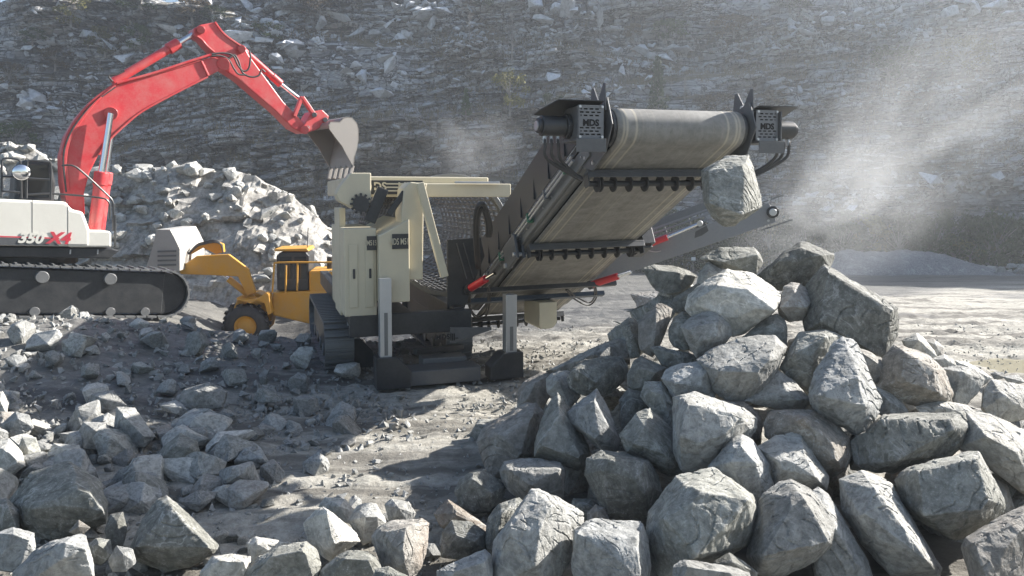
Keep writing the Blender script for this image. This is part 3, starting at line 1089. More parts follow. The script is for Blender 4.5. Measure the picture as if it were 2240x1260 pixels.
for k in range(290):
    x, w = rnd.uniform(-22, -6.5), rnd.uniform(.03, .42)
    i = int((x - hx[0]) / (hx[1] - hx[0]))
    j = int(w * (ny - 1))
    n_ = j * nx + i
    o = bpy.data.objects.new('rock', rnd.choice(STONE_SETS[rnd.choice(['pale', 'pale', 'grey', 'blue'])]))
    s = .22 + .95 * rnd.random() ** 2.2
    o.scale = (s, s * .8, s * .8)
    o.rotation_euler = (rnd.uniform(-.5, .5), rnd.uniform(-.5, .5), rnd.uniform(0, 6.28))
    o.location = (float(hxf[n_]), float(yy[n_]) - .1, float(zz[n_]) + .05)
    COL.objects.link(o)
    o.parent = hp
# ------------------------------------------------------------------ boulders
FR = {'A': (1340, 500, 3.15), 'B': (1700, 500, 3.15), 'C': (980, 780, 2.625), 'D': (1400, 820, 2.864),
      'E': (1780, 820, 2.863), 'F': (400, 780, 2.625), 'G': (0, 640, 2.032), 'H': (1100, 180, 3.394)}

def heap_z(x, y):
    """surface of the boulder pile (a short ridge) and of the rubble-strewn ground"""
    ax, bx, yy = 2.25, 3.35, 7.9
    dx = x - min(max(x, ax), bx)
    d = math.hypot(dx, y - yy)
    return max(0.14 + float(ground_z(x, y)), 1.86 - 0.66 * d)

def ray_heap(px, py):
    r = ray(px, py)
    best, bd = 1e9, 8.0
    d = 3.0
    while d < 30.0:
        p = CAMP + r * d
        g = p.z - heap_z(p.x, p.y)
        if g < best:
            best, bd = g, d
        if g <= 0:
            return d
        d += 0.04
    return bd

def Bd(label, fr, tone, outline, ridge=(), lay=0.0, depth=None, group='boulders in the big pile', name='boulder', bulge=1.0, thick=1.0):
    return dict(label=label, fr=fr, tone=tone, outline=outline, ridge=ridge, lay=lay, depth=depth, group=group, name=name, bulge=bulge, thick=thick)

PILE = 'boulders in the big pile'
LEFT = 'boulders on the near ground'
BOULDERS = [
 Bd('flat topped grey slab on the crest below the falling rock', 'A', 'green', [(595,205),(740,130),(965,125),(1010,165),(1030,240),(985,315),(870,300),(760,275),(700,235)], [(760,228),(1000,180),(860,200)], -.1),
 Bd('grey oblong slab at the left end of the pile crest', 'A', 'green', [(205,275),(290,250),(450,262),(520,290),(580,330),(550,380),(480,440),(380,455),(290,425),(250,360)], [(300,285),(450,300)]),
 Bd('dark pointed rock poking up behind the big bright crest boulder', 'A', 'grey', [(580,380),(600,300),(660,228),(750,285),(760,340),(640,420)], [(660,300)], -.05),
 Bd('big bright sunlit boulder in the middle of the upper pile', 'A', 'pale', [(500,480),(560,455),(600,390),(670,342),(720,320),(790,280),(860,285),(960,310),(1060,370),(1150,440),(1160,480),(1130,550),(1050,620),(900,720),(830,740),(750,650),(640,600),(560,610),(510,560)], [(720,390),(870,545),(935,420),(1120,560),(640,470)], .15),
 Bd('small pale flat stone on the upper left edge of the pile', 'A', 'pink', [(125,450),(250,445),(380,420),(410,450),(400,500),(320,530),(200,600),(165,510)], [(260,480),(390,480)]),
 Bd('dark slanting rock behind the left of the bright crest boulder', 'A', 'dark', [(400,520),(430,470),(590,375),(640,400),(620,500),(540,590),(510,600),(430,575)], [(520,460)], -.1),
 Bd('tall pinkish upright slab on the left shoulder of the pile', 'A', 'pink', [(180,640),(300,520),(350,520),(408,560),(390,640),(330,800),(270,890),(200,850),(180,780)], [(300,610),(290,760)], .1),
 Bd('narrow dark upright rock at the left shoulder edge of the pile', 'A', 'dark', [(55,650),(100,615),(150,625),(185,660),(190,850),(190,880),(125,905),(95,800)], [(120,680)]),
 Bd('dark rounded rock squeezed right of the pinkish upright slab', 'A', 'green', [(385,700),(420,620),(480,575),(540,590),(600,650),(600,800),(500,845),(420,810),(395,770)], [(480,660)]),
 Bd('rounded pale grey boulder below the big bright crest boulder', 'A', 'grey', [(468,680),(540,610),(670,555),(720,570),(775,620),(810,680),(815,740),(770,800),(640,870),(580,885),(540,830),(500,740)], [(735,640),(600,780),(510,690),(720,740)], .2),
 Bd('dark flat wedge lying under the pinkish upright slab', 'A', 'dark', [(262,820),(330,810),(450,840),(570,870),(600,930),(480,960),(400,960),(340,940)], [(420,860)], .05),
 Bd('tapered grey rock under the right of the bright crest boulder', 'A', 'green', [(870,765),(960,690),(1060,610),(1130,590),(1180,630),(1200,680),(1200,820),(1100,830),(1000,800)], [(1110,650),(1180,700)], .05),
 Bd('small pinkish box shaped rock left of the giant dark slab', 'A', 'pink', [(1140,560),(1165,470),(1180,400),(1230,372),(1280,378),(1395,450),(1370,540),(1310,630),(1210,645),(1145,590)], [(1155,540),(1345,540),(1250,440)], .15),
 Bd('wide smooth topped boulder in the centre of the pile', 'A', 'grey', [(580,900),(700,820),(850,765),(1000,740),(1110,742),(1195,820),(1165,900),(1110,1030),(1020,1150),(930,1185),(800,1180),(705,1140),(700,1000),(650,960)], [(700,985),(1000,990),(1130,860),(880,1000)], .2),
 Bd('pale box shaped rock left of the wide smooth topped boulder', 'A', 'blue', [(335,1030),(390,950),(480,930),(590,915),(640,940),(700,1000),(718,1040),(700,1175),(640,1180),(430,1180),(400,1110)], [(430,1065),(610,1085),(640,960)], .25),
 Bd('squat rock below the dark wedge at the left of the pile', 'A', 'green', [(100,1010),(150,910),(200,880),(300,940),(365,960),(330,1040),(270,1080),(190,1140),(110,1090)], [(180,960),(300,990)], .1),
 Bd('upright split rock left of the long pale topped boulder', 'A', 'green', [(190,1160),(220,1060),(340,1055),(420,1160),(430,1300),(430,1390),(300,1290),(240,1200)], [(270,1120),(340,1140)], .12),
 Bd('grey slab tucked under the wide smooth topped boulder', 'A', 'grey', [(900,1190),(1010,1165),(1080,1100),(1140,985),(1250,1050),(1330,1140),(1375,1190),(1330,1240),(1200,1250),(1050,1230)], [(1200,1120),(1290,1170)], .1),
 Bd('massive peaked boulder at the top right of the pile', 'B', 'dark', [(-140,330),(-60,250),(60,150),(160,95),(205,95),(290,130),(395,180),(390,240),(370,300),(250,380),(150,440),(40,400),(-30,420),(-110,400)], [(310,180),(160,130),(0,230)], -.05),
 Bd('giant dark slab with white streak and bright upper edge', 'B', 'dark', [(205,390),(260,300),(330,248),(370,260),(560,370),(700,460),(830,545),(820,660),(825,720),(790,820),(740,890),(640,860),(540,820),(430,780),(330,730),(200,700),(185,630),(240,460)], [(360,290),(790,560),(330,420),(560,440),(300,640)], .05, bulge=.7),
 Bd('blocky grey green boulder below the giant dark slab', 'B', 'green', [(20,960),(100,820),(150,720),(330,700),(440,745),(400,860),(330,980),(250,1080),(220,1110),(100,1040)], [(330,745),(250,880),(120,860)], .1),
 Bd('pale blue grey pyramid boulder standing point down in front', 'B', 'blue', [(220,1140),(260,1000),(320,920),(390,790),(450,755),(510,765),(550,800),(560,860),(640,1010),(700,1140),(725,1200),(690,1330),(620,1430),(590,1450),(520,1400),(300,1290),(240,1210)], [(510,1050),(280,1150),(560,1010),(610,1220)], .35),
 Bd('small beige pink rock right of the blue grey pyramid boulder', 'B', 'pink', [(530,812),(640,850),(700,890),(775,965),(770,1020),(680,1070),(600,1060),(540,900)], [(680,920)], .05),
 Bd('large brown boulder at the right foot of the giant slab', 'B', 'brown', [(735,890),(820,795),(900,820),(1060,880),(1150,980),(1190,1080),(1210,1140),(1185,1190),(1110,1200),(980,1230),(860,1190),(700,1100),(740,1000)], [(880,850),(1080,960),(1110,1130),(860,1040)], 0.1),
 Bd('grey green round boulder right of the large brown one', 'B', 'grey', [(1130,960),(1270,945),(1360,965),(1430,1040),(1410,1100),(1300,1220),(1215,1200),(1190,1070)], [(1280,990)]),
 Bd('white sunlit stone behind the brown boulder on the right slope', 'B', 'pale', [(860,770),(960,718),(1000,740),(1080,840),(1100,880),(1060,920),(900,860)], [(980,770)], -.05),
 Bd('small pinkish stone beside the white one on the right slope', 'B', 'pink', [(1010,765),(1080,758),(1150,820),(1150,890),(1060,890)], [(1090,800)], -.1),
 Bd('small pale stone above the grey green round boulder', 'B', 'pale', [(1060,900),(1150,865),(1210,900),(1240,945),(1200,980),(1110,970)], [(1160,900)]),
 Bd('long pale stone sloping down behind the grey green boulder', 'B', 'pale', [(1200,905),(1310,920),(1400,970),(1480,1030),(1420,1080),(1330,1010),(1240,960)], [(1330,960)]),
 Bd('small flat stone beside the puddle edge', 'B', 'grey', [(1470,1000),(1500,985),(1560,990),(1570,1030),(1500,1045)], [(1520,1005)]),
 Bd('small jagged stone nearest the puddle on the right', 'B', 'grey', [(1550,1020),(1600,1010),(1660,1005),(1710,1060),(1620,1085)], [(1620,1035)]),
 Bd('sunlit ridged boulder cut by the right picture edge', 'B', 'pale', [(1405,1250),(1420,1120),(1480,1040),(1560,1050),(1701,1085),(1790,1100),(1790,1300),(1600,1330),(1500,1330)], [(1560,1150),(1640,1200)], .1),
 Bd('wide dark flat topped slab on the right of the pile', 'E', 'green', [(230,420),(380,300),(450,250),(700,235),(930,232),(1005,330),(950,440),(880,500),(700,550),(600,590),(500,615),(380,610),(270,560),(240,480)], [(430,275),(860,270),(880,340),(520,540)], .2),
 Bd('squarish speckled boulder at the lower right of the pile', 'E', 'green', [(520,660),(560,610),(640,565),(780,540),(930,490),(1030,487),(1070,540),(1120,640),(1190,790),(1185,870),(1090,940),(960,1010),(880,1028),(800,1000),(660,910),(560,800)], [(650,600),(690,880),(1020,520),(1120,840)], .3),
 Bd('long slanted boulder leaning in the lower right foreground', 'E', 'grey', [(165,660),(290,610),(330,595),(470,660),(540,760),(660,960),(740,1100),(795,1200),(780,1260),(660,1260),(480,1250),(400,1150),(300,1050),(180,850)], [(390,720),(560,960),(720,1170),(300,900)], .3),
 Bd('big pale boulder filling the lower right picture corner', 'E', 'pink', [(930,1080),(960,1020),(1100,930),(1317,820),(1450,790),(1450,1380),(1020,1380),(985,1180)], [(990,1060),(1300,900),(1100,1300)], .35),
 Bd('long slab with pale ribbed top at the right picture edge', 'E', 'pale', [(900,450),(1010,330),(960,240),(1100,250),(1300,340),(1440,430),(1440,790),(1310,740),(1200,670),(1080,580),(950,500)], [(1080,380),(1260,480)], .12),
 Bd('thin pale slab above the wide dark flat topped slab', 'E', 'pale', [(640,200),(780,155),(960,190),(1040,250),(930,280),(680,270)], [(800,200)]),
 Bd('white rock wedged right of the blue grey pyramid boulder', 'E', 'blue', [(370,65),(480,110),(560,180),(600,240),(480,280),(400,240)], [(480,170)]),
 Bd('brown stained boulder behind the blue grey pyramid tip', 'D', 'brown', [(785,300),(830,230),(1000,215),(1100,220),(1230,310),(1300,390),(1325,490),(1290,590),(1190,650),(1080,600),(1000,500),(860,420),(790,390)], [(1020,270),(1200,420),(1240,560)], .15),
 Bd('pale stone in the gap right of the speckled boulder', 'E', 'pink', [(1110,620),(1210,690),(1260,840),(1210,900),(1140,860),(1130,720)], [(1190,760)], .0),
 Bd('long pale topped boulder pointing right near the pile centre', 'D', 'grey', [(212,140),(250,115),(340,110),(400,150),(560,190),(650,215),(725,275),(725,340),(690,400),(600,395),(520,440),(440,550),(400,610),(300,625),(265,600),(215,480),(235,400),(215,260)], [(560,370),(360,430),(250,380),(680,260),(300,180)], .3),
 Bd('blue topped boulder between the two biggest front boulders', 'D', 'blue', [(425,580),(500,490),(580,395),(640,380),(700,410),(740,490),(810,560),(832,690),(800,800),(700,800),(560,700),(480,640)], [(570,545),(720,545),(620,430)], .35),
 Bd('grey boulder with slanted top right of the blue topped one', 'D', 'grey', [(735,450),(860,380),(1000,360),(1050,460),(1110,560),(1180,640),(1165,715),(1060,740),(930,720),(850,700),(815,620),(790,540)], [(900,560),(1040,520),(1100,640)], .3),
 Bd('largest rounded front boulder with a two tone face', 'D', 'green', [(40,1000),(65,860),(150,740),(230,640),(380,610),(460,590),(560,640),(700,750),(740,860),(700,1060),(560,1140),(430,1200),(300,1240),(230,1290),(120,1290),(60,1130)], [(310,720),(490,790),(440,900),(370,1130),(680,780),(150,900)], .45),
 Bd('faceted front boulder with bright spine right of the largest', 'D', 'grey', [(675,1130),(740,1000),(730,870),(770,750),(880,670),(940,660),(1060,720),(1200,840),(1245,900),(1220,1010),(1200,1070),(1100,1160),(900,1260),(820,1290),(740,1250)], [(870,920),(930,900),(1180,1040),(1010,760),(780,1130)], .45),
 Bd('pale spotted slab behind the bright spined front boulder', 'D', 'blue', [(1050,720),(1120,712),(1180,750),(1260,880),(1340,1010),(1430,1160),(1470,1330),(1250,1330),(1100,1250),(1050,1000)], [(1180,880),(1320,1120)], .3),
 Bd('low flat rock cut by the bottom edge below the largest boulder', 'D', 'grey', [(210,1180),(260,1155),(400,1180),(600,1210),(680,1240),(720,1400),(500,1420),(210,1400)], [(300,1200),(560,1240)], .5),
 Bd('small dark rock under the bright spined front boulder', 'D', 'dark', [(450,1180),(560,1115),(640,1160),(740,1240),(700,1330),(560,1300)], [(580,1170)], .4),
 Bd('dark brown rock behind the long pale topped boulder', 'D', 'brown', [(470,160),(655,170),(740,240),(765,320),(750,400),(700,440),(600,400)], [(660,260)], .05),
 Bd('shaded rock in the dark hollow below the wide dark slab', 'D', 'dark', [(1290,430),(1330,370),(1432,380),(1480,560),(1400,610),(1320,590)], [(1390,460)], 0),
 Bd('large tan faced boulder at the left foot of the pile', 'C', 'pink', [(165,490),(200,420),(290,350),(380,310),(440,270),(500,270),(545,320),(540,420),(520,560),(420,620),(330,660),(290,700),(240,695),(200,600)], [(400,380),(420,560),(300,440),(480,330)], .1),
 Bd('dark triangular boulder next to the tan faced one', 'C', 'green', [(500,500),(540,360),(600,240),(630,210),(665,250),(690,310),(720,380),(800,500),(818,580),(800,620),(740,645),(640,615),(500,570)], [(525,510),(770,590),(650,530),(640,320)], .3),
 Bd('pale diamond shaped boulder right of the dark triangular one', 'C', 'blue', [(680,330),(740,270),(820,225),(855,187),(880,230),(925,310),(940,420),(985,480),(970,540),(890,553),(820,490),(740,400),(700,375)], [(830,460),(920,400),(870,440),(840,260)], .3),
 Bd('flat topped pale boulder below the dark triangular one', 'C', 'grey', [(300,660),(325,605),(420,585),(500,585),(640,610),(665,650),(660,815),(560,830),(480,830),(420,820),(350,770),(310,700)], [(480,660),(640,650),(470,740),(350,650)], .35),
 Bd('low rounded dark rock at the pile foot beside the gravel', 'C', 'dark', [(40,770),(70,710),(150,650),(200,640),(260,700),(330,740),(310,830),(240,890),(150,900),(70,860)], [(140,700),(250,780)], .1),
 Bd('large smooth lilac grey boulder at the bottom of the pile', 'C', 'grey', [(250,1240),(260,1070),(330,970),(400,870),(480,770),(520,768),(620,810),(770,900),(775,960),(720,1060),(720,1130),(640,1260),(600,1330),(260,1330)], [(590,850),(530,1000),(440,1040),(340,990),(500,1200)], .35),
 Bd('dark slab leaning on the left of the lilac grey boulder', 'C', 'dark', [(215,1050),(230,920),(300,840),(400,808),(440,830),(380,950),(300,1100),(250,1150),(220,1110)], [(310,900)], .25),
 Bd('dark flat faced upright block in the middle of the lower pile', 'C', 'dark', [(790,680),(800,590),(880,545),(1010,560),(1110,590),(1150,600),(1200,680),(1222,780),(1170,900),(1140,970),(930,960),(880,860),(830,760)], [(890,650),(1130,730),(1120,605),(930,590)], .25),
 Bd('box shaped boulder with blue grey top at the bottom edge', 'C', 'blue', [(715,1180),(730,1000),(800,950),(850,935),(1130,955),(1140,1000),(1150,1100),(1160,1220),(1140,1330),(760,1330),(720,1240)], [(740,1015),(930,1060),(1080,1035),(1100,1250)], .4),
 Bd('grey faced boulder left of the long pale topped one', 'C', 'green', [(990,450),(1040,380),(1100,310),(1150,290),(1230,370),(1320,450),(1370,600),(1360,680),(1270,690),(1150,620),(1030,550)], [(1070,500),(1130,390),(1240,560)], .25),
 Bd('dark blue boulder with white patch on the left slope', 'C', 'dark', [(680,130),(720,60),(800,10),(900,-5),(1000,10),(1035,60),(1020,130),(960,190),(900,230),(780,220),(700,180)], [(730,75),(850,150),(930,60)], .15),
 Bd('pale cornered rock on the left slope beside the pinkish one', 'C', 'grey', [(565,130),(600,95),(680,75),(740,120),(760,230),(700,290),(640,250),(570,210)], [(630,140)], .05),
 Bd('pinkish rock at the far left edge of the pile', 'C', 'pink', [(400,200),(440,140),(540,92),(600,95),(610,180),(570,260),(545,300),(480,300),(400,290)], [(500,150),(470,230)]),
 Bd('long low grey slab running up the back left slope', 'C', 'grey', [(560,90),(640,40),(780,-30),(960,-100),(1030,-90),(1040,20),(900,30),(720,80),(680,100)], [(820,-10)], -.15),
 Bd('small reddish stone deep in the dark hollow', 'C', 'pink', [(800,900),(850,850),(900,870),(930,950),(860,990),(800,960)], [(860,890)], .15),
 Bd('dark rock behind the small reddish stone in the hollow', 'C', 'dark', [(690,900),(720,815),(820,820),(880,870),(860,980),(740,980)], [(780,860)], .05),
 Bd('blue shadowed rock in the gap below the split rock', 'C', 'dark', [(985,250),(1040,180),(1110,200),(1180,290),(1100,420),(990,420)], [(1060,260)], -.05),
 # ground boulders along the bottom and the left
 Bd('flat brown slab at the foot of the low rounded dark rock', 'C', 'brown', [(-80,900),(0,820),(100,890),(220,970),(215,1030),(130,1010),(-40,980)], [(60,900)], 0, None, LEFT),
 Bd('dark teal angular rock below the flat brown slab', 'C', 'dark', [(-40,1150),(-30,1010),(20,940),(130,950),(220,1010),(215,1110),(110,1170)], [(60,1020),(150,1060)], .1, None, LEFT),
 Bd('pale flat rock cut by the bottom edge left of the lilac boulder', 'C', 'blue', [(-60,1230),(0,1195),(110,1150),(210,1105),(245,1140),(255,1330),(-60,1330)], [(50,1230),(210,1180)], .25, None, LEFT),
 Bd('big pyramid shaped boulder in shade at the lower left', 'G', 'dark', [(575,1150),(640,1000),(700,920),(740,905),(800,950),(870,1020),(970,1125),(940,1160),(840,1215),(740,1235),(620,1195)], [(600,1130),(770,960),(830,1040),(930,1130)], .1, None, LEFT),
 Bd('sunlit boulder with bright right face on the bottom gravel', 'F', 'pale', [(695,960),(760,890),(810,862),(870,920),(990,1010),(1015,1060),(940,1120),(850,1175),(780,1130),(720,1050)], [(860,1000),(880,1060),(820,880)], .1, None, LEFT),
 Bd('pale stone behind the sunlit boulder with bright right face', 'F', 'pale', [(780,860),(820,810),(930,815),(985,890),(960,960),(860,930)], [(900,860)], 0, None, LEFT),
 Bd('grey notched rock right of the bright faced boulder', 'F', 'grey', [(950,940),(1000,860),(1070,840),(1110,850),(1160,930),(1170,960),(1120,1040),(1030,1080),(990,1010)], [(1050,920),(1120,920)], .05, None, LEFT),
 Bd('large pinkish grey rounded boulder on the bottom gravel', 'F', 'pink', [(1085,1040),(1130,980),(1200,945),(1370,935),(1410,960),(1400,1100),(1370,1200),(1310,1290),(1180,1290),(1140,1200),(1100,1120)], [(1280,985),(1260,1150),(1150,1010)], .2, None, LEFT),
 Bd('long rounded boulder cut by the bottom edge', 'F', 'green', [(355,1230),(440,1150),(550,1090),(700,1060),(760,1110),(790,1200),(770,1330),(360,1330)], [(500,1150),(700,1110)], .2, None, LEFT),
 Bd('pale flat stone above the long rounded bottom boulder', 'F', 'pale', [(365,1070),(420,1035),(520,1050),(600,1070),(560,1150),(400,1190)], [(430,1080)], .05, None, LEFT),
 Bd('dark low boulder between the bright faced and pinkish ones', 'F', 'dark', [(790,1230),(880,1150),(960,1110),(1050,1115),(1110,1150),(1160,1230),(1120,1330),(800,1330)], [(930,1160),(1080,1170)], .2, None, LEFT),
 Bd('white flat stone left of the long rounded bottom boulder', 'F', 'pale', [(100,1240),(170,1150),(280,1135),(385,1150),(380,1250),(280,1320),(120,1320)], [(190,1175),(350,1180)], .15, None, LEFT),
 Bd('small stone at the bottom edge under the pinkish boulder', 'F', 'dark', [(1080,1290),(1110,1220),(1180,1205),(1290,1260),(1290,1340),(1090,1340)], [(1170,1240)], .35, None, LEFT),
 Bd('small upright stone behind the pinkish grey boulder', 'F', 'grey', [(1160,850),(1200,815),(1290,835),(1340,900),(1300,960),(1190,960)], [(1240,870)], 0, None, LEFT),
 Bd('huge shaded slab above the lower left corner', 'G', 'dark', [(35,930),(140,800),(300,750),(440,840),(475,930),(470,1030),(360,1060),(240,1095),(160,1085),(90,1045)], [(140,960),(300,950),(460,970),(380,860)], .1, None, LEFT),
 Bd('dark block at the left picture edge below the sunlit beige rock', 'G', 'dark', [(-60,940),(30,915),(85,970),(85,1070),(0,1080),(-60,1060)], [(40,960)], .1, None, LEFT),
 Bd('rough grey block in the lower left corner', 'G', 'blue', [(-20,1070),(60,1045),(150,1070),(160,1180),(80,1250),(-30,1230)], [(60,1075),(130,1100)], .2, None, LEFT),
 Bd('small beige stone lying against the huge shaded slab', 'G', 'brown', [(305,1065),(350,1010),(402,1045),(360,1085)], [(350,1040)], .4, None, LEFT),
 Bd('pitted grey boulder cut by the bottom edge at lower left', 'G', 'blue', [(60,1240),(150,1150),(220,1110),(370,1070),(405,1180),(420,1300),(200,1330),(60,1330)], [(290,1110),(280,1180),(380,1140)], .25, None, LEFT),
 Bd('small dark boulder right of the pitted one at lower left', 'G', 'dark', [(385,1130),(430,1090),(490,1100),(500,1170),(450,1210),(395,1200)], [(440,1120)], .1, None, LEFT),
 Bd('narrow dark stone left of the shaded pyramid boulder', 'G', 'dark', [(465,1060),(490,985),(545,970),(565,1050),(545,1140),(490,1150)], [(520,1020)], .05, None, LEFT),
 Bd('small blue grey stone in front of the shaded pyramid boulder', 'G', 'blue', [(480,1190),(520,1125),(590,1140),(605,1200),(560,1240),(500,1240)], [(545,1160)], .2, None, LEFT),
 Bd('sunlit beige boulder at the left picture edge', 'G', 'pale', [(-60,670),(40,650),(100,710),(112,770),(60,810),(-60,850)], [(30,700),(80,750)], .1, None, LEFT),
 Bd('pale rock above the bluish stone at the left picture edge', 'G', 'pale', [(-60,450),(10,440),(38,490),(30,540),(-60,580)], [(0,480)], 0, None, LEFT),
 Bd('smooth bluish rock below the excavator at the left picture edge', 'G', 'blue', [(0,590),(70,530),(130,545),(150,600),(90,640),(20,645)], [(80,560)], .05, None, LEFT),
 Bd('dark pocked rock right of the sunlit beige boulder', 'G', 'green', [(75,700),(100,645),(160,650),(190,730),(150,800),(90,790)], [(120,690)], 0, None, LEFT),
 Bd('broad flat faced rock in the middle of the left rubble', 'G', 'grey', [(505,620),(520,510),(600,515),(690,640),(640,690),(560,685)], [(540,540),(640,640)], .1, None, LEFT),
 Bd('low grey rock left of the broad flat faced rock', 'G', 'grey', [(340,640),(370,575),(470,580),(515,650),(470,700),(370,695)], [(420,610)], .1, None, LEFT),
 Bd('tilted slab right of the broad flat faced rock', 'G', 'green', [(645,790),(730,680),(800,625),(870,660),(885,710),(770,810)], [(780,680),(840,690)], .1, None, LEFT),
 Bd('long pale rock above the huge shaded slab', 'G', 'pale', [(205,730),(240,670),(350,680),(400,760),(330,790),(220,780)], [(300,700)], .0, None, LEFT),
 Bd('squared block in the upper middle of the left rubble', 'G', 'grey', [(400,520),(405,450),(500,435),(560,500),(500,545)], [(450,470)], 0, None, LEFT),
 Bd('wide low rock right of the squared rubble block', 'G', 'grey', [(780,500),(820,430),(930,400),(1010,440),(990,510),(860,540)], [(900,440)], 0, None, LEFT),
 Bd('pale falling boulder in mid air below the conveyor head', 'H', 'green', [(1478,660),(1520,635),(1650,555),(1825,545),(1840,600),(1870,780),(1915,860),(1922,920),(1860,950),(1800,1010),(1720,1060),(1640,1062),(1560,1000),(1500,900),(1480,780)], [(1535,660),(1800,610),(1535,900),(1830,880),(1780,980)], 0, 7.35, None),
]

def simplify(pts, tol):
    """closed outline reduced to its main corners"""
    def dp(seg):
        if len(seg) < 3: return seg
        (x0, y0), (x1, y1) = seg[0], seg[-1]
        L = math.hypot(x1 - x0, y1 - y0) or 1e-6
        ds = [abs((x1 - x0) * (y0 - y) - (x0 - x) * (y1 - y0)) / L for x, y in seg[1:-1]]
        k = max(range(len(ds)), key=ds.__getitem__)
        if ds[k] < tol: return [seg[0], seg[-1]]
        return dp(seg[:k + 2])[:-1] + dp(seg[k + 1:])
    far = max(range(len(pts)), key=lambda i: math.hypot(pts[i][0] - pts[0][0], pts[i][1] - pts[0][1]))
    return dp(pts[:far + 1])[:-1] + dp(pts[far:] + [pts[0]])[:-1]

def rock_points(b):
    ox, oy, s = FR[b['fr']]
    op = [(ox + x / s, oy + y / s) for x, y in b['outline']]
    rp = [(ox + x / s, oy + y / s) for x, y in b['ridge']]
    cx = (min(p[0] for p in op) + max(p[0] for p in op)) / 2
    cy = (min(p[1] for p in op) + max(p[1] for p in op)) / 2
    hpx = max(p[1] for p in op) - min(p[1] for p in op)
    wpx = max(p[0] for p in op) - min(p[0] for p in op)
    op = simplify(op, 0.022 * (wpx * hpx) ** .5)
    op = [(cx + (x - cx) * 1.045, cy + (y - cy) * 1.045) for x, y in op]
    D = b['depth'] or ray_heap(cx, cy + 0.12 * hpx)
    D -= b['lay']
    w, h = wpx * D / F_PX, hpx * D / F_PX
    m = min(w, h) * 0.6 + 0.4 * (w * h) ** 0.5
    rnd = random.Random(hash(b['label']) & 0xffff if False else sum(map(ord, b['label'])))
    bl, th = 0.50 * m * b['bulge'], 0.62 * m * b['thick']
    pts = []
    for x, y in op:
        rel = (cy - y) / max(hpx, 1)           # +0.5 at the top, -0.5 at the bottom
        pts.append(P(x, y, D + rel * 0.55 * h + rnd.uniform(-.04, .04) * m))
    for x, y in (op if len(rp) < 3 else []):   # inner ring of the front, so that faces stay broad and flat
        rel = (cy - y) / max(hpx, 1)
        pts.append(P(cx + (x - cx) * .93, cy + (y - cy) * .93, D + rel * 0.5 * h - bl * (.14 if len(rp) > 2 else .26)))
    for x, y in rp:
        rel = (cy - y) / max(hpx, 1)
        pts.append(P(x, y, D + rel * 0.45 * h - bl * rnd.uniform(.9, 1.15)))
    for x, y in op:
        pts.append(P(cx + (x - cx) * rnd.uniform(.5, .8), cy + (y - cy) * rnd.uniform(.5, .8), D + th * rnd.uniform(.8, 1.1)))
    return pts, max(w, h)

def roughen(me, size, seed, amp=1.0):
    n = len(me.vertices)
    co = np.empty(n * 3)
    me.vertices.foreach_get('co', co)
    co = co.reshape(n, 3)
    no = np.empty(n * 3)
    me.vertices.foreach_get('normal', no)
    no = no.reshape(n, 3)
    # knock flat facets off the corners
    rr = np.random.RandomState(seed * 13 + 7)
    for _ in range(4):
        n_ = rr.normal(size=3)
        n_ /= np.linalg.norm(n_)
        t = co @ n_
        sup = t.max()
        cut = np.maximum(0, t - sup * rr.uniform(.90, .97))
        co = co - cut[:, None] * n_[None, :]
    q = co / size
    a = fbm(q * 3.0 + seed * 3.7, seed, 3)
    b = fbm(q * 9.0 + seed * 1.3, seed + 5, 4, 0.6)
    # chipped, stepped edges: terraces in a tilted direction
    ax = np.array([math.sin(seed * 1.7), math.cos(seed * 2.3), math.sin(seed * .9) + .5])
    ax /= np.linalg.norm(ax)
    t = (q @ ax) * 9.0 + 1.2 * vnoise(q * 4 + seed, seed + 9)
    step = (t - np.floor(t))
    step = np.where(step > .82, (step - .82) / .18, 0.0)
    chip = np.clip(fbm(q * 5.5 + seed * 5.1, seed + 3, 3) - 0.12, 0, 1)
    # blocky fractures: small plates broken off to different depths, and a few open cracks
    w_ = q + .06 * np.stack([vnoise(q * 6 + 3, seed + 21), vnoise(q * 6 + 9, seed + 22), vnoise(q * 6 + 15, seed + 23)], 1)
    ci = np.floor(w_ * np.array([5.5, 4.2, 5.0]) + seed * .37).astype(np.int64)
    plate = _hash(ci[:, 0], ci[:, 1], ci[:, 2], seed + 31)
    plate = np.where(plate > .62, (plate - .62) * 2.2, 0.0)
    crack = np.clip(1 - np.abs(fbm(q * 2.1 + seed * 7.7, seed + 41, 3)) / .018, 0, 1) * (vnoise(q * 2 + seed, seed + 43) > .1)
    d = 0.005 * a + 0.0095 * b - 0.026 * chip - 0.016 * step * (a > 0) - .010 * plate - .007 * crack
    co = co + no * (d * size * amp)[:, None]
    me.vertices.foreach_set('co', co.reshape(-1))
    me.update()

tmp = []
for i, b in enumerate(BOULDERS):
    pts, size = rock_points(b)
    c = sum((Vector(p) for p in pts), Vector()) / len(pts)
    o = bpy.data.objects.new('tmp', hull_mesh(pts, c))
    COL.objects.link(o)
    md = o.modifiers.new('r', 'REMESH')
    md.mode = 'VOXEL'
    md.voxel_size = size / 76.0
    md2 = o.modifiers.new('s', 'SMOOTH')
    md2.factor = 0.12
    md2.iterations = 1
    tmp.append((o, c, size, b, i))
dg = bpy.context.evaluated_depsgraph_get()
dg.update()
built = []
for o, c, size, b, i in tmp:
    me = bpy.data.meshes.new_from_object(o.evaluated_get(dg))
    built.append((me, c, size, b, i))
for o, *_ in tmp:
    bpy.data.objects.remove(o)
for me, c, size, b, i in built:
    roughen(me, size, i + 1)
    me.materials.clear()
    o = link_mesh(b['name'], me, ROCK[b['tone']], None, False, c)
    tag(o, b['label'], 'boulder', b['group'])
    if b['depth']:
        o.name = 'falling_boulder'

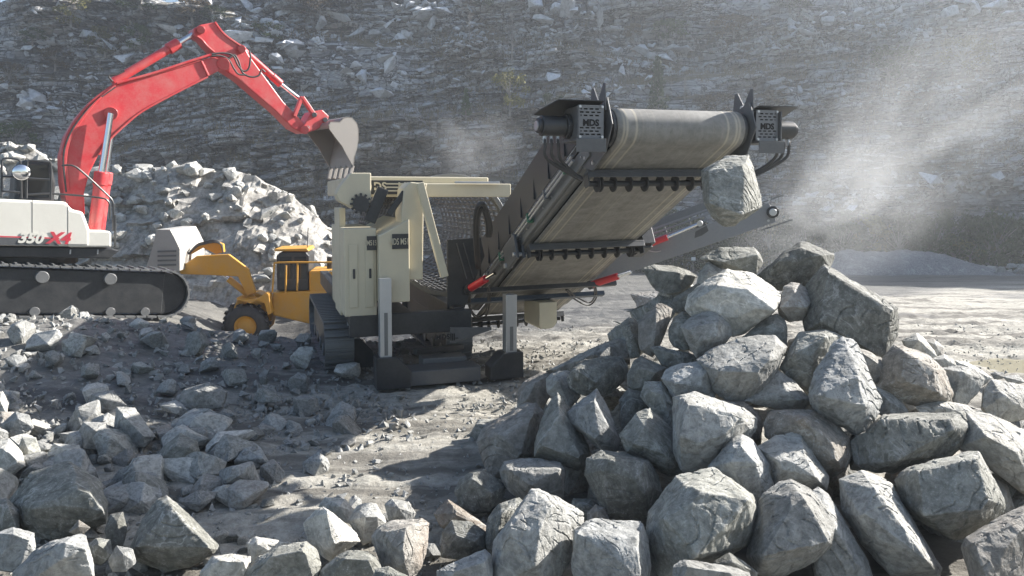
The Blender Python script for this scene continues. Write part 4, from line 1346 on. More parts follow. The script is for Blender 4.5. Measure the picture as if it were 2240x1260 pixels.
# boulders deeper in the pile, in dark tones that add shade to the gaps
rnd = random.Random(5)
for k in range(170):
    for _ in range(60):
        x, y = rnd.uniform(-0.2, 6.2), rnd.uniform(5.0, 9.8)
        hz = heap_z(x, y)
        if hz > .3:
            break
    s = rnd.uniform(.5, .75)
    stone('boulder', (x, y, max(.05, hz - .80 - .12 * rnd.random())), s, rnd.choice(['dark', 'dark', 'green', 'brown']), rnd,
          'half hidden boulder in the gaps ' + ('of the left slope of the pile' if x < 1.6 else 'low at the front of the pile' if y < 6.6 else 'behind the crest of the pile' if y > 8.3 else 'of the right slope of the pile' if x > 4.2 else 'in the middle of the pile'),
          'boulder', 'boulders filling the gaps of the pile')
# rocks carrying the left end of the crest
for x, y, z in ((1.70, 8.25, 1.30), (1.36, 8.15, 1.02), (2.02, 8.3, 1.46), (1.08, 8.05, .80), (1.58, 8.6, 1.15), (1.9, 8.65, 1.40)):
    stone('boulder', (x, y, z), .62, rnd.choice(['dark', 'green']), rnd, 'dark boulder carrying the left end of the pile crest from behind', 'boulder', 'boulders filling the gaps of the pile')
# ------------------------------------------------------------------ rubble on the left and loose stones
rnd = random.Random(88)
TONE = {'pale': 'pale', 'grey': 'grey', 'green': 'greenish', 'pink': 'pinkish', 'blue': 'bluish', 'dark': 'dark'}
TRACED = [b for b in BOULDERS if b['group'] == LEFT]
n = 0
while n < 290:
    py = 664 + 430 * rnd.random() ** 1.15
    px = rnd.uniform(-60, 780)
    if px > 700 - (py - 664) * .15 and rnd.random() < .75:
        continue
    if 560 < px and py > 960 and rnd.random() < .7:
        continue
    p = on_z(px, py, .1)
    z = float(ground_z(p.x, p.y))
    s = (.16 + .46 * rnd.random() ** 1.9) * (1.0 if py > 760 or px < 120 else .8)
    tone = rnd.choice(['pale', 'grey', 'grey', 'green', 'pink', 'blue'])
    stone('rubble_stone', (p.x, p.y, z + s * .22), s, tone, rnd,
          f"{'larger' if s > .34 else 'small'} {TONE[tone]} broken stone in the rubble {'at the left picture edge' if px < 70 else 'close below the excavator tracks' if py < 760 else 'beside the bare gravel left of the trommel' if px > 480 else 'in the middle of the left heap' if py < 900 else 'above the near left boulders'}", 'stone', 'rubble stones below the excavator')
    n += 1
# stones between the boulders along the bottom edge
for k in range(70):
    px, py = rnd.uniform(-20, 1150), rnd.uniform(1085, 1270)
    p = on_z(px, py, .05)
    s = rnd.uniform(.06, .20)
    stone('small_stone', (p.x, p.y, s * .25), s, rnd.choice(['pale', 'grey', 'blue', 'dark']), rnd,
          'small stone on the near gravel between the bottom boulders', 'stone', 'small stones on the near gravel')
# gravel: countless chips
ME = [STONES[k] for k in range(4)]
def low(seed):
    r = random.Random(seed)
    return hull_mesh([(r.uniform(-.5, .5), r.uniform(-.5, .5), r.uniform(-.35, .35)) for _ in range(8)], Vector((0, 0, 0)))
LOW = []
for k in range(6):
    me = low(900 + k)
    LOW.append(([v.co.copy() for v in me.vertices], [list(p.vertices) for p in me.polygons]))
gv, gf = [], []
def chips(n, px0, px1, py0, py1, s0, s1):
    for _ in range(n):
        p = on_z(rnd.uniform(px0, px1), rnd.uniform(py0, py1), 0)
        z = float(ground_z(p.x, p.y))
        v, f = rnd.choice(LOW)
        k = s0 + (s1 - s0) * rnd.random() ** 3
        M = Matrix.Translation((p.x, p.y, z + k * .2)) @ Euler((rnd.uniform(0, 6), rnd.uniform(0, 6), rnd.uniform(0, 6))).to_matrix().to_4x4() @ Matrix.Diagonal((k, k, k, 1))
        b0 = len(gv)
        gv.extend(tuple(M @ c) for c in v)
        gf.extend([b0 + i for i in q] for q in f)
chips(3200, -60, 1200, 880, 1290, .02, .09)
chips(2600, -60, 900, 680, 1000, .04, .16)
chips(1800, 1000, 1450, 690, 900, .02, .09)
chips(500, 1900, 2300, 680, 860, .02, .08)
g = mesh_obj('gravel', gv, gf, ROCK['grey'])
tag(g, 'loose gravel chips scattered over the mud', None, None, 'stuff')
# ------------------------------------------------------------------ trommel screening machine
M_DARK = paint('anthracite_steel', (0.026, 0.028, 0.031), .38, .0, (.20, .195, .18), .20, 4)
M_GREY = paint('grey_painted_steel', (0.075, 0.079, 0.084), .40, .0, (.24, .235, .22), .26, 4)
M_RAIL = paint('worn_light_steel', (0.16, 0.165, 0.168), .40, .25, (.30, .29, .26), .4, 5)
M_CREAM = paint('cream_paint', (0.62, 0.56, 0.41), .4, 0, (.36, .33, .27), .35, 3)
M_RED = paint('red_paint', (0.62, 0.025, 0.035), .32, 0, (.35, .27, .22), .18, 5)
M_CHROME = paint('chrome_rod', (0.75, 0.76, 0.78), .14, 1.0, (.4, .4, .38), .08)
M_GALV = paint('galvanised_steel', (0.55, 0.56, 0.57), .35, .75, (.35, .34, .32), .3)
M_RUB = paint('black_rubber', (0.028, 0.028, 0.030), .55, 0, (.20, .19, .17), .35, 6)
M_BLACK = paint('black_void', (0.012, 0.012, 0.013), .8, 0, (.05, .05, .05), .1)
M_GREENTIE = paint('green_tie', (0.03, 0.16, 0.09), .5)
M_DARKBLUE = paint('dark_blue_steel', (0.035, 0.055, 0.085), .4, 0, (.2, .2, .19), .3)

def belt_mat():
    """worn conveyor belt: dusty, streaked along its running direction (UV u across, v along)"""
    m, nt, bs = new_mat('dusty_conveyor_belt')
    tc = nt.nodes.new('ShaderNodeTexCoord')
    def mp(sx, sy):
        k = nt.nodes.new('ShaderNodeMapping')
        nt.links.new(tc.outputs['UV'], k.inputs[0])
        k.inputs['Scale'].default_value = (sx, sy, 1)
        return k.outputs[0]
    a = noise(nt, mp(5, 4.0), 1.0, 9, .75, .2)
    st = noise(nt, mp(30, .35), 1.0, 5, .6)
    sp = noise(nt, mp(26, 9), 1.0, 6, .7)
    c = mix(nt, ramp(nt, a, [(.30, 0.), (.70, 1.)]), (.135, .13, .12), (.31, .302, .28))
    c = mix(nt, ramp(nt, sp, [(.60, 0.), (.72, .7)]), c, (.10, .095, .085))
    c = mix(nt, ramp(nt, st, [(.54, 0.), (.66, .25)]), c, (.42, .39, .32))
    c = mix(nt, ramp(nt, st, [(.30, .25), (.42, 0.)]), c, (.13, .12, .105))
    sep = nt.nodes.new('ShaderNodeSeparateXYZ')
    nt.links.new(tc.outputs['UV'], sep.inputs[0])
    ed = math_n(nt, 'ABSOLUTE', math_n(nt, 'SUBTRACT', sep.outputs['X'], .5))
    for pos in (.455, .43, .36):
        ln = math_n(nt, 'ABSOLUTE', math_n(nt, 'SUBTRACT', ed, pos))
        c = mix(nt, ramp(nt, ln, [(.003, .6), (.012, 0.)]), c, (.50, .45, .35))
    nt.links.new(c, bs.inputs['Base Color'])
    bs.inputs['Roughness'].default_value = .7
    bump(nt, bs, sp, .25, .006)
    return m
M_BELT = belt_mat()

# --- oversize conveyor frame: head drum corners and tail roller corners traced from the photograph
HL, HR = P(1327, 276, 7.55), P(1611, 289, 8.05)
TL, TR = P(1003, 699, 12.13), P(1197, 681, 12.63)
C_O = (HL + HR) / 2
C_T = (TL + TR) / 2
for _pass in range(3):
    e1 = (HR - HL).normalized()
    e1 = (e1 + (TR - TL).normalized()).normalized()
    e2 = (C_T - C_O)
    e2 = (e2 - e1 * e2.dot(e1)).normalized()
    e3 = e1.cross(e2).normalized()
    if e3.dot(CAMP - C_O) < 0:
        e3 = -e3
    C_T = (TL + TR) / 2 - e3 * 0.30              # the traced tail corners lie on the roller below the belt
C_LEN = (C_T - C_O).dot(e2)
W2 = (HR - HL).length / 2                         # half belt width
CM = Matrix(((e1.x, e2.x, e3.x, C_O.x), (e1.y, e2.y, e3.y, C_O.y), (e1.z, e2.z, e3.z, C_O.z), (0, 0, 0, 1)))
CMI = CM.inverted()
DR = 0.20                                         # drum radius
def cv(px, py, n=DR):
    """conveyor coordinates (across, down the belt, out of the underside) of a pixel on the plane at height n"""
    return CMI @ on_plane(px, py, C_O + e3 * n, e3)

base = on_z(960, 850, 0)
TROM = thing('trommel_screen', (base.x, base.y + 1.0, 0.0), 'mobile trommel screening machine with a raised grey conveyor throwing boulders onto the pile', 'screening machine')

# belt loop
def belt_loop(u0, u1, length, r0, r1, mat, name, parent, M, sag=0.0):
    ring_ = []
    for k in range(15):
        a = math.pi * k / 14
        ring_.append((-math.sin(a) * r0, math.cos(a) * r0))            # head drum, underside -> top
    n = 14
    pts = [(length * (1 - k / n), r1 + (r0 - r1) * (1 - k / n) * 0 + r1 * 0 + (sag * math.sin(math.pi * (1 - k / n) * 5) ** 2)) for k in range(n)]
    loop = [(s, h) for s, h in pts] + ring_ + [(length * k / n, -r0) for k in range(1, n + 1)]
    nu = 13
    vs, fs, uv = [], [], []
    acc = 0.0
    arc = [0.0]
    for i in range(1, len(loop)):
        acc += math.hypot(loop[i][0] - loop[i - 1][0], loop[i][1] - loop[i - 1][1])
        arc.append(acc)
    for i, (s, h) in enumerate(loop):
        for j in range(nu):
            t = j / (nu - 1)
            u = u0 + (u1 - u0) * t
            vs.append(M @ Vector((u, s, h)))
            uv.append((t, arc[i]))
    for i in range(len(loop) - 1):
        for j in range(nu - 1):
            fs.append((i * nu + j, i * nu + j + 1, (i + 1) * nu + j + 1, (i + 1) * nu + j))
    o = mesh_obj(name, vs, fs, mat, parent, True)
    lay = o.data.uv_layers.new(name='UVMap')
    for lp in o.data.loops:
        lay.data[lp.index].uv = uv[lp.vertex_index]
    sol = o.modifiers.new('thickness', 'SOLIDIFY')
    sol.thickness = .014
    return o
belt_loop(-W2 + .03, W2 - .03, C_LEN + .25, DR, DR, M_BELT, 'conveyor_belt', TROM, CM)

mb = MB(CM)
mb.cyl((-W2 - .01, 0, 0), (W2 + .01, 0, 0), DR - .012, 32)
mb.cyl((-W2 - .26, 0, 0), (W2 + .26, 0, 0), .05, 14)
mb.build('head_drum', M_DARK, TROM, 0, True)

# side frames: channel beam, upper side wall, pipes; left (s=-1) and right (s=+1)
RU = W2 + .055
for sd in (-1, 1):
    r = MB(CM)
    r.box(sd * RU - .035, sd * RU + .035, .32, C_LEN + .1, -.02, .14)
    r.box(sd * (RU - .05) - .05, sd * (RU - .05) + .05, .325, C_LEN + .095, .142, .155)
    rail = r.build('side_rail', M_RAIL, TROM, .006)
    w = MB(CM)
    u0 = sd * (RU + .055)
    poly = [(u0, .30, -.10), (u0, C_LEN - .25, -.10), (u0, C_LEN - .25, -.62), (u0, 1.0, -.60), (u0, .42, -.34)]
    w.prism(poly, (sd * .012, 0, 0))
    wall_ = w.build('side_wall', M_DARK, TROM, .004)
    for k in range(9):
        s_ = .75 + k * .55
        if s_ < C_LEN - .3:
            MB(CM).prism([(u0 + sd * .0125, s_, -.40), (u0 + sd * .0125, s_ + .05, -.12), (u0 + sd * .04, s_ + .05, -.12)], (0, .012, 0)).build('gusset', M_DARK, wall_)
    b = MB(CM)
    b.box(sd * (RU - .015) - .06, sd * (RU - .015) + .06, .02, C_LEN, -.10, -.03)
    b.build('skirt_board', M_RUB, TROM)
    # bolts along the rail
    for k in range(16):
        s_ = .5 + k * .32
        if s_ < C_LEN and k % 3 != 2:
            MB(CM).cyl((sd * (RU + .036), s_, .06), (sd * (RU + .05), s_, .06), .012, 6).build('bolt', M_GALV, rail)
# hydraulic pipes clipped along the left rail
for k, (du, dn) in enumerate(((.085, -.02), (.085, .035))):
    MB(CM).tube([(-(RU + du), .62, dn), (-(RU + du), C_LEN * .5, dn), (-(RU + du), C_LEN - .1, dn)], .017, 8).build('hydraulic_pipe', M_GALV, TROM, 0, True)
for k in range(7):
    s_ = .85 + k * .66
    if s_ < C_LEN:
        c_ = MB(CM)
        c_.box(-(RU + .115), -(RU + .036), s_, s_ + .03, -.055, .07)
        o_ = c_.build('pipe_clamp', M_GREENTIE if k % 2 == 0 else M_RAIL, TROM)
# dark inner pan between the rails above the return belt
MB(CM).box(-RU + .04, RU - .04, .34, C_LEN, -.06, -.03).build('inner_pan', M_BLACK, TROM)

# carrying cross members with disc return rollers
def return_roller(s, ext, discs, drop):
    c_ = MB(CM)
    c_.box(-ext, ext, s - .055, s + .055, DR + .02, DR + .045)
    c_.box(-ext + .002, ext - .002, s - .0549, s - .040, DR + .046, DR + .11)
    c_.build('cross_member', M_GREY, TROM, .004)
    for sd in (-1, 1):
        MB(CM).prism([(sd * (ext - .02), s - .04, DR + .04), (sd * (ext - .02), s + .11, DR + .04), (sd * (ext - .02), s + .10, DR + .17), (sd * (ext - .02), s + .0, DR + .19)], (sd * .014, 0, 0)).build('roller_bracket', M_DARK, TROM, .003)
    rl = MB(CM)
    rl.cyl((-ext + .03, s + .13, DR + drop), (ext - .03, s + .13, DR + drop), .034, 14)
    ro = rl.build('return_roller', M_DARK, TROM, 0, True)
    for k in range(discs):
        u = -W2 + .10 + (2 * W2 - .20) * k / (discs - 1)
        for off in ((0, .035) if k in (0, discs - 1) else (0,)):
            MB(CM).cyl((u + off, s + .13, DR + drop), (u + off + .016, s + .13, DR + drop), .092, 18).build('disc', M_RUB, ro, .003)
s1 = cv(1400, 372).y
s2 = cv(1255, 530).y
s3 = cv(1105, 688).y
return_roller(s1, W2 + .065, 8, .10)
return_roller(s2, W2 + .065, 8, .10)
return_roller(s3, W2 + .065, 9, .10)
# pair of square tubes across the belt below the fold
for py_, h_ in ((612, .075), (634, .10)):
    s_ = cv(1190, py_).y
    MB(CM).beam((-W2 - .6, s_, DR + .12), (W2 + .30, s_, DR + .12), h_, .07, (0, 0, 1)).build('cross_tube', M_DARKBLUE if h_ > .08 else M_DARK, TROM, .006)
# folding hinge plates by the left rail and post on the right
sh = cv(1100, 560).y
h_ = MB(CM)
h_.box(-RU - .14, -RU - .10, sh - .28, sh + .25, .0, .34)
h_.box(-RU - .05, -RU - .01, sh - .28, sh + .25, .156, .34)
h_.build('hinge_plate', M_GREY, TROM, .008)
MB(CM).cyl((-RU - .17, sh + .2, .27), (-RU + .02, sh + .2, .27), .035, 12).build('hinge_pin', M_GALV, TROM, .004)
MB(CM).cyl((-RU - .17, sh - .22, .27), (-RU + .02, sh - .22, .27), .03, 12).build('hinge_pin', M_GALV, TROM, .004)
q = MB(CM)
q.box(RU + .012, RU + .20, s2 - .02, s2 + .46, .02, .26)
q.box(RU + .03, RU + .18, s2 + .05, s2 + .40, .262, .30)
q.build('hinge_plate', M_DARK, TROM, .008)
for a_, b_ in (((1030, 630), (1063, 610)), ((1296, 622), (1352, 604))):
    p0, p1 = cv(*a_, .30), cv(*b_, .30)
    cy_ = MB(CM).cyl(p0, p1, .055, 16).build('hydraulic_cylinder', M_RED, TROM, .004, True)
    d_ = (p1 - p0).normalized()
    MB(CM).cyl(p1, p1 + d_ * .22, .028, 12).build('rod', M_CHROME, cy_, 0, True)
    MB(CM).cyl(p0 - d_ * .07, p0, .07, 14).build('end_cap', M_DARK, cy_, .004)
# hoses
for pts in ([(1063, 585), (1060, 500), (1068, 452), (1083, 450), (1094, 490), (1092, 515)], [(1067, 585), (1066, 500), (1073, 460), (1081, 458), (1089, 490), (1087, 515)]):
    MB(CM).tube([cv(x, y, .05) + Vector((-.13, 0, 0)) for x, y in pts], .028, 8).build('hose', M_RUB, TROM, 0, True)
for pts in ([(1028, 640), (1030, 675), (1045, 692), (1062, 682), (1068, 650), (1066, 630)], [(1026, 640), (1026, 670), (1040, 694), (1064, 690), (1072, 650), (1070, 625)],
            [(1240, 632), (1262, 650), (1288, 662), (1300, 650), (1300, 625)], [(1238, 634), (1258, 655), (1287, 668), (1304, 652), (1303, 625)]):
    MB(CM).tube([cv(x, y, .34) for x, y in pts], .013, 7).build('hose', M_RUB, TROM, 0, True)

# --- drive ends: gearbox guard, hydraulic motor, cover plate, lifting ears
M_GUARD = paint('guard_grey', (0.17, 0.178, 0.19), .4, .1, (.26, .255, .24), .25, 5)
def drive_end(sd):
    u = lambda a: sd * (W2 + a)
    # bearing plate with slot between drum and guard
    pl = MB(CM)
    pl.prism([(u(.055), -.26, -.20), (u(.055), -.24, .10), (u(.055), .02, .28), (u(.055), .36, .30), (u(.055), .62, .12), (u(.055), .62, -.12), (u(.055), .1, -.24)], (sd * .016, 0, 0))
    bp = pl.build('bearing_plate', M_GREY, TROM, .004)
    for s_, n_ in ((.05, .20), (.30, .24), (.45, .10), (.10, -.16), (-.18, -.12)):
        MB(CM).cyl((u(.071), s_, n_), (u(.092), s_, n_), .020, 6).build('bolt', M_GALV, bp)
    MB(CM).cyl((u(.072), 0, 0), (u(.13), 0, 0), .10, 20).build('bearing', M_DARK, bp, .006, True)
    # ears on top
    up_l = (CMI.to_3x3() @ Vector((0, 0, 1))).normalized()
    fw_l = (CMI.to_3x3() @ Vector((0, -1, 0)))
    fw_l = (fw_l - up_l * fw_l.dot(up_l)); fw_l.x = 0; fw_l.normalize()
    o0 = Vector((u(.085), 0, 0)) + up_l * .16
    ear = MB(CM)
    for du in (0,):
        a = [o0 + fw_l * -.20, o0 + fw_l * .17, o0 + fw_l * .155 + up_l * .27, o0 + fw_l * .115 + up_l * .28, o0 + fw_l * .0 + up_l * .10, o0 + fw_l * -.12 + up_l * .26, o0 + fw_l * -.165 + up_l * .25]
        ear.prism(a, (sd * .014, 0, 0))
    er = ear.build('lifting_ear', M_GREY, TROM, .003)
    MB(CM).cyl(o0 + up_l * .08 + Vector((-.03, 0, 0)), o0 + up_l * .08 + Vector((.045, 0, 0)), .026, 6).build('bolt', M_GALV, er)
    # guard box in world-up axes
    g0, g1 = .12, .40
    ctr = up_l * .06
    def q(a, f, h):
        return Vector((u(a), 0, 0)) + fw_l * f + up_l * (h + .04)
    gd = MB(CM)
    th = .008
    # front plate built as a lattice around slots: rows of bars leave real openings
    fz = .17
    rows = [(-.13, -.115), (-.098, -.083), (-.066, -.051), (.055, .07), (.087, .102), (.119, .134)]
    edges = [-.165] + [v for r_ in rows for v in r_] + [.165]
    for k in range(0, len(edges), 2):
        z0, z1 = edges[k], edges[k + 1]
        vs = [q(a, f, h) for a in (g0, g1) for f in (fz, fz + th) for h in (z0, z1)]
        gd.add(vs, [(0, 1, 3, 2), (4, 6, 7, 5), (0, 4, 5, 1), (2, 3, 7, 6), (0, 2, 6, 4), (1, 5, 7, 3)])
    for ri, (z0, z1) in enumerate(rows):
        st = g0
        n_s = 4
        wd = (g1 - g0)
        cuts = [(g0, g0 + .03 + .02 * (ri % 2))]
        x_ = g0 + .03 + .02 * (ri % 2)
        while x_ + .042 < g1 - .02:
            x_ += .042
            nx_ = min(x_ + .020, g1)
            cuts.append((x_, nx_))
            x_ = nx_
        cuts.append((max(x_, g1 - .03), g1))
        for a0, a1 in cuts:
            if a1 - a0 < .002: continue
            vs = [q(a, f, h) for a in (a0, a1) for f in (fz + .0004, fz + th - .0004) for h in (z0, z1)]
            gd.add(vs, [(0, 1, 3, 2), (4, 6, 7, 5), (0, 4, 5, 1), (2, 3, 7, 6), (0, 2, 6, 4), (1, 5, 7, 3)])
    gp = gd.build('drive_guard', M_GUARD, TROM)
    bx_ = MB(CM)
    def bxx(a0, a1, f0, f1, h0, h1):
        vs = [q(a, f, h) for a in (a0, a1) for f in (f0, f1) for h in (h0, h1)]
        bx_.add(vs, [(0, 1, 3, 2), (4, 6, 7, 5), (0, 4, 5, 1), (2, 3, 7, 6), (0, 2, 6, 4), (1, 5, 7, 3)])
    bxx(g0 - .002, g1 + .04, -.14, fz + .06, -.19, -.168)       # bottom tray
    bxx(g0 - .002, g1 + .04, fz + .06, fz + .068, -.30, -.168)   # tray front lip
    bxx(g1 + .005, g1 + .02, -.13, fz + .05, -.167, .15)         # outer plate
    bx_.build('guard_frame', M_GREY, TROM, .003)
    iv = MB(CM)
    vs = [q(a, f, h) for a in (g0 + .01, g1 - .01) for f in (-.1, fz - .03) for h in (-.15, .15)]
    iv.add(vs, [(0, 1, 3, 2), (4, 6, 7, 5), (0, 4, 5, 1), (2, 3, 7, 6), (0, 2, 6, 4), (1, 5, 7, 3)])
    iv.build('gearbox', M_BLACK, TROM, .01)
    for a in (g0 + .02, g1 - .02):
        for h in (-.148, .148):
            MB(CM).cyl(q(a, fz + th, h), q(a, fz + th + .016, h), .015, 6).build('bolt', M_GALV, gp)
    rt = (CM.to_3x3() @ Vector((1, 0, 0)))
    upw = (CM.to_3x3() @ up_l)
    text_part('MDS', .088, M_BLACK, CM @ q((g0 + g1) / 2, fz + th + .003, -.012), rt, upw, gp, .0035, .002)
    # hydraulic motor
    mo = MB(CM)
    mo.cyl(q(g1 + .02, 0, -.03), q(g1 + .07, 0, -.03), .125, 20)
    mo.cyl(q(g1 + .07, 0, -.03), q(g1 + .32, 0, -.03), .102, 20)
    mo.cyl(q(g1 + .32, 0, -.03), q(g1 + .36, 0, -.03), .075, 20)
    mt = mo.build('hydraulic_motor', M_DARK, TROM, .006, True)
    MB(CM).cyl(q(g1 + .36, 0, -.03), q(g1 + .372, 0, -.03), .05, 14).build('end_label', M_GALV, mt)
    # cover plate
    cp = MB(CM)
    cp.prism([q(.13, .22, .20), q(g1 + .22, .22, .20), q(g1 + .30, -.10, .13), q(g1 + .30, -.26, .10), q(.13, -.26, .10)], CMI.to_3x3() @ Vector((0, 0, .009)))
    cp.build('cover_plate', M_DARK, TROM)
    # hoses from the motor back to the rail
    for k in range(3):
        a = g1 + .14 + k * .07
        MB(CM).tube([q(a, .0, -.13), q(a, .02, -.22), q(a - .04, -.02, -.36), q(.30 - k * .03, -.12, -.50 - .03 * k), q(.16, -.32, -.52), q(.13, -.55, -.50)], .017, 7).build('hose', M_RUB, TROM, 0, True)
        MB(CM).cyl(q(a, .0, -.11), q(a, .012, -.20), .02, 8).build('hose_fitting', M_GALV, TROM)
drive_end(-1)
drive_end(1)

# --- grey side conveyor rising to the right behind
SD = 10.6
M_SIDE = paint('side_conveyor_grey', (0.24, 0.25, 0.265), .45, .0, (.34, .33, .31), .35, 4)
def sp(px, py, d=SD):
    return P(px, py, d)
def sdep(px):
    return 12.2 - (px - 1232) / 458.0
SA, SB = sp(1232, 624, 12.2), sp(1690, 464, 11.2)      # lower beam centre line (near side)
sdir = (SB - SA).normalized()
side = sdir.cross(Vector((0, 0, 1))).normalized()
if side.y < 0: side = -side
supv = side.cross(sdir).normalized()
if supv.z < 0: supv = -supv
BW = 0.75
sb = MB().beam(SA, SB, .05, .31, supv)
f1 = sb.build('side_conveyor_beam', M_SIDE, TROM, .006)
MB().beam(SA + side * BW, SB + side * BW, .05, .27, supv).build('side_conveyor_beam', M_GREY, TROM, .006)
for h_ in (.22, .30, .37):
    MB().beam(SA + supv * h_ + side * .06, SA + sdir * 2.6 + supv * h_ + side * .06, .03, .028, supv).build('guide_rail', M_SIDE, TROM, .003)
MB().beam(SA + side * (BW + .05) + supv * .42, SB - sdir * .55 + side * (BW + .05) + supv * .42, .02, .16, supv).build('side_conveyor_skirt', M_RAIL, TROM, .004)
Ms = Matrix(((side.x, -sdir.x, -supv.x, SB.x), (side.y, -sdir.y, -supv.y, SB.y), (side.z, -sdir.z, -supv.z, SB.z), (0, 0, 0, 1)))
belt_loop(.06, BW - .06, (SB - SA).length - .1, .10, .10, M_BELT, 'side_conveyor_belt', TROM, Ms)
MB().cyl(SB - side * .06, SB + side * (BW + .06), .09, 18).build('side_head_drum', M_DARK, TROM, .004, True)
MB().cyl(SB - side * .16, SB - side * .055, .055, 14).build('drum_bearing', M_GALV, TROM, .006, True)
for k, (dx, dz) in enumerate(((-.12, .14), (.10, .12), (-.10, -.10), (.12, -.12), (.02, .2))):
    MB().cyl(SB + sdir * dx + supv * dz - side * .05, SB + sdir * dx + supv * dz - side * .02, .02, 6).build('bolt', M_GALV, f1)
MB().beam(SB + sdir * -.28 + supv * .19 - side * .03, SB + sdir * .22 + supv * .19 - side * .03, .03, .02, supv).build('head_bracket', M_RAIL, TROM)
MB().beam(SB + sdir * -.25 - supv * .20 - side * .03, SB + sdir * .22 - supv * .20 - side * .03, .04, .02, supv).build('head_bracket', M_RAIL, TROM)
for k in range(5):
    a = SA + sdir * (.95 + .42 * k) + side * (BW + .03)
    MB().beam(a + supv * .13, a + supv * .36, .04, .03, sdir).build('skirt_support', M_RAIL, TROM)
c0, c1, c2 = sp(1386, 548, sdep(1386) - .14), sp(1460, 519, sdep(1460) - .14), sp(1531, 489, sdep(1531) - .14)
cyl = MB().cyl(c0, c1, .048, 18).build('hydraulic_cylinder', M_RED, TROM, .005, True)
MB().cyl(c1, c2, .024, 12).build('rod', M_CHROME, cyl, 0, True)
MB().cyl(c2 - side * .06, c2 + side * .06, .045, 14).build('pin', M_GALV, cyl, .004)
MB().cyl(c0 - side * .06, c0 + side * .06, .05, 14).build('pin', M_GALV, cyl, .004)
lug = MB().prism([sp(x_, y_, sdep(x_) - .05) for x_, y_ in ((1519, 521), (1523, 492), (1532, 483), (1544, 487), (1550, 505), (1536, 515))], side * .03)
lug.build('cylinder_lug', M_GREY, TROM, .004)
MB().tube([sp(1383, 539, sdep(1383) - .2), sp(1410, 546, sdep(1410) - .16), sp(1432, 551, sdep(1432) - .1), sp(1446, 549, sdep(1446) - .06)], .008, 6).build('tie_rope', M_GALV, TROM, 0, True)

# --- body: local axes, X along the end of the machine (left to right), Y to the back
bx_dir = Vector((e1.x, e1.y, 0)).normalized()
by_dir = Vector((-bx_dir.y, bx_dir.x, 0))
B0 = on_z(1137, 835, 0)                               # right front jack foot corner
BM = Matrix(((bx_dir.x, by_dir.x, 0, B0.x), (bx_dir.y, by_dir.y, 0, B0.y), (0, 0, 1, 0), (0, 0, 0, 1)))
BMI = BM.inverted()
def bl(px, py, y=0.0):
    """machine coordinates of a pixel on the vertical plane y"""
    n = by_dir
    return BMI @ on_plane(px, py, B0 + by_dir * y, n)

def jack(px0, px1, ptop, pmid, y, boot):
    a, b = bl(px0, pmid, y), bl(px1, pmid, y)
    zt = bl(px0, ptop, y).z
    z1 = a.z
    w = b.x - a.x
    lg = MB(BM).box(a.x, b.x, y, y + w, z1 - .1, zt + .45).build('jack_leg', M_GALV, TROM, .006)
    MB(BM).box(a.x + w * .35, a.x + w * .65, y - .006, y - .0005, z1 + .02, zt).build('slot_strip', M_RAIL, lg)
    bt = MB(BM)
    if boot > 0:
        bt.prism([(a.x - .02, y - .05, .05), (b.x + .08, y - .05, .05), (b.x + .08, y - .05, z1), (b.x - w - .05, y - .05, z1), (a.x - .24, y - .05, z1 * .55), (a.x - .24, y - .05, .05)], (0, w + .12, 0))
    else:
        bt.prism([(b.x + .24, y - .05, .05), (a.x - .06, y - .05, .05), (a.x - .06, y - .05, z1), (b.x + .05, y - .05, z1), (b.x + .24, y - .05, z1 * .6)], (0, w + .12, 0))
    bt.build('jack_boot', M_DARK, TROM, .01)
jack(1107, 1131, 715, 771, .06, 1)
jack(832, 858, 685, 782, .02, -1)
jack(760, 780, 680, 742, 1.4, -1)
# skid beam joining the boots
x0, x1 = bl(876, 830).x, bl(1085, 830).x
MB(BM).box(x0, x1 - .22, .0, .42, .06, .26).build('skid_beam', M_GREY, TROM, .012)
MB(BM).box(x0 + .4, x1 - .30, .44, .75, .14, .32).build('skid_beam', M_RAIL, TROM, .012)
MB(BM).beam((x0 + .3, .5, .42), (x1 - .25, .9, .36), .1, .08).build('tie_bar', M_DARK, TROM, .006)
# crawler tracks running to the back
def crawler(xc, w, y0, y1, h, parent, M, name='crawler_track', pitch=.17):
    r = h / 2
    e_ = MB(M)
    path = []
    n = int((y1 - y0) / pitch)
    for k in range(n + 1):
        path.append((y0 + (y1 - y0) * k / n, h - .03, 0.0))
    for k in range(1, 9):
        a = math.pi / 2 - math.pi * k / 9
        path.append((y1 + math.cos(a) * (r - .03), r + math.sin(a) * (r - .03), math.pi / 2 - a))
    for k in range(n + 1):
        path.append((y1 - (y1 - y0) * k / n, .03, math.pi))
    for k in range(1, 9):
        a = -math.pi / 2 - math.pi * k / 9
        path.append((y0 + math.cos(a) * (r - .03), r + math.sin(a) * (r - .03), math.pi / 2 - a))
    tr = MB(M)
    tr.box(xc - w * .32, xc + w * .32, y0, y1, .10, h - .10)
    t_ = tr.build(name, M_DARK, parent, .02)
    for (yy_, zz_, an) in path:
        R_ = M @ Matrix.Translation((xc, yy_, zz_)) @ Matrix.Rotation(-an, 4, 'X')
        MB(R_).box(-w / 2, w / 2, -pitch * .46, pitch * .46, -.02, .02).box(-w / 2 + .004, w / 2 - .004, -.02, .02, .0205, .055).build('track_shoe', M_RAIL, t_)
    for k in range(5):
        yy_ = y0 + (y1 - y0) * (k + .5) / 5
        MB(M).cyl((xc - w * .36, yy_, .14), (xc + w * .36, yy_, .14), .10, 16).build('roller', M_RAIL, t_, .006, True)
    for yy_ in (y0, y1):
        MB(M).cyl((xc - w * .3, yy_, r), (xc + w * .3, yy_, r), r - .08, 20).build('idler', M_DARK, t_, .01, True)
    return t_
crawler(-.55, .42, 1.6, 4.6, .75, TROM, BM)
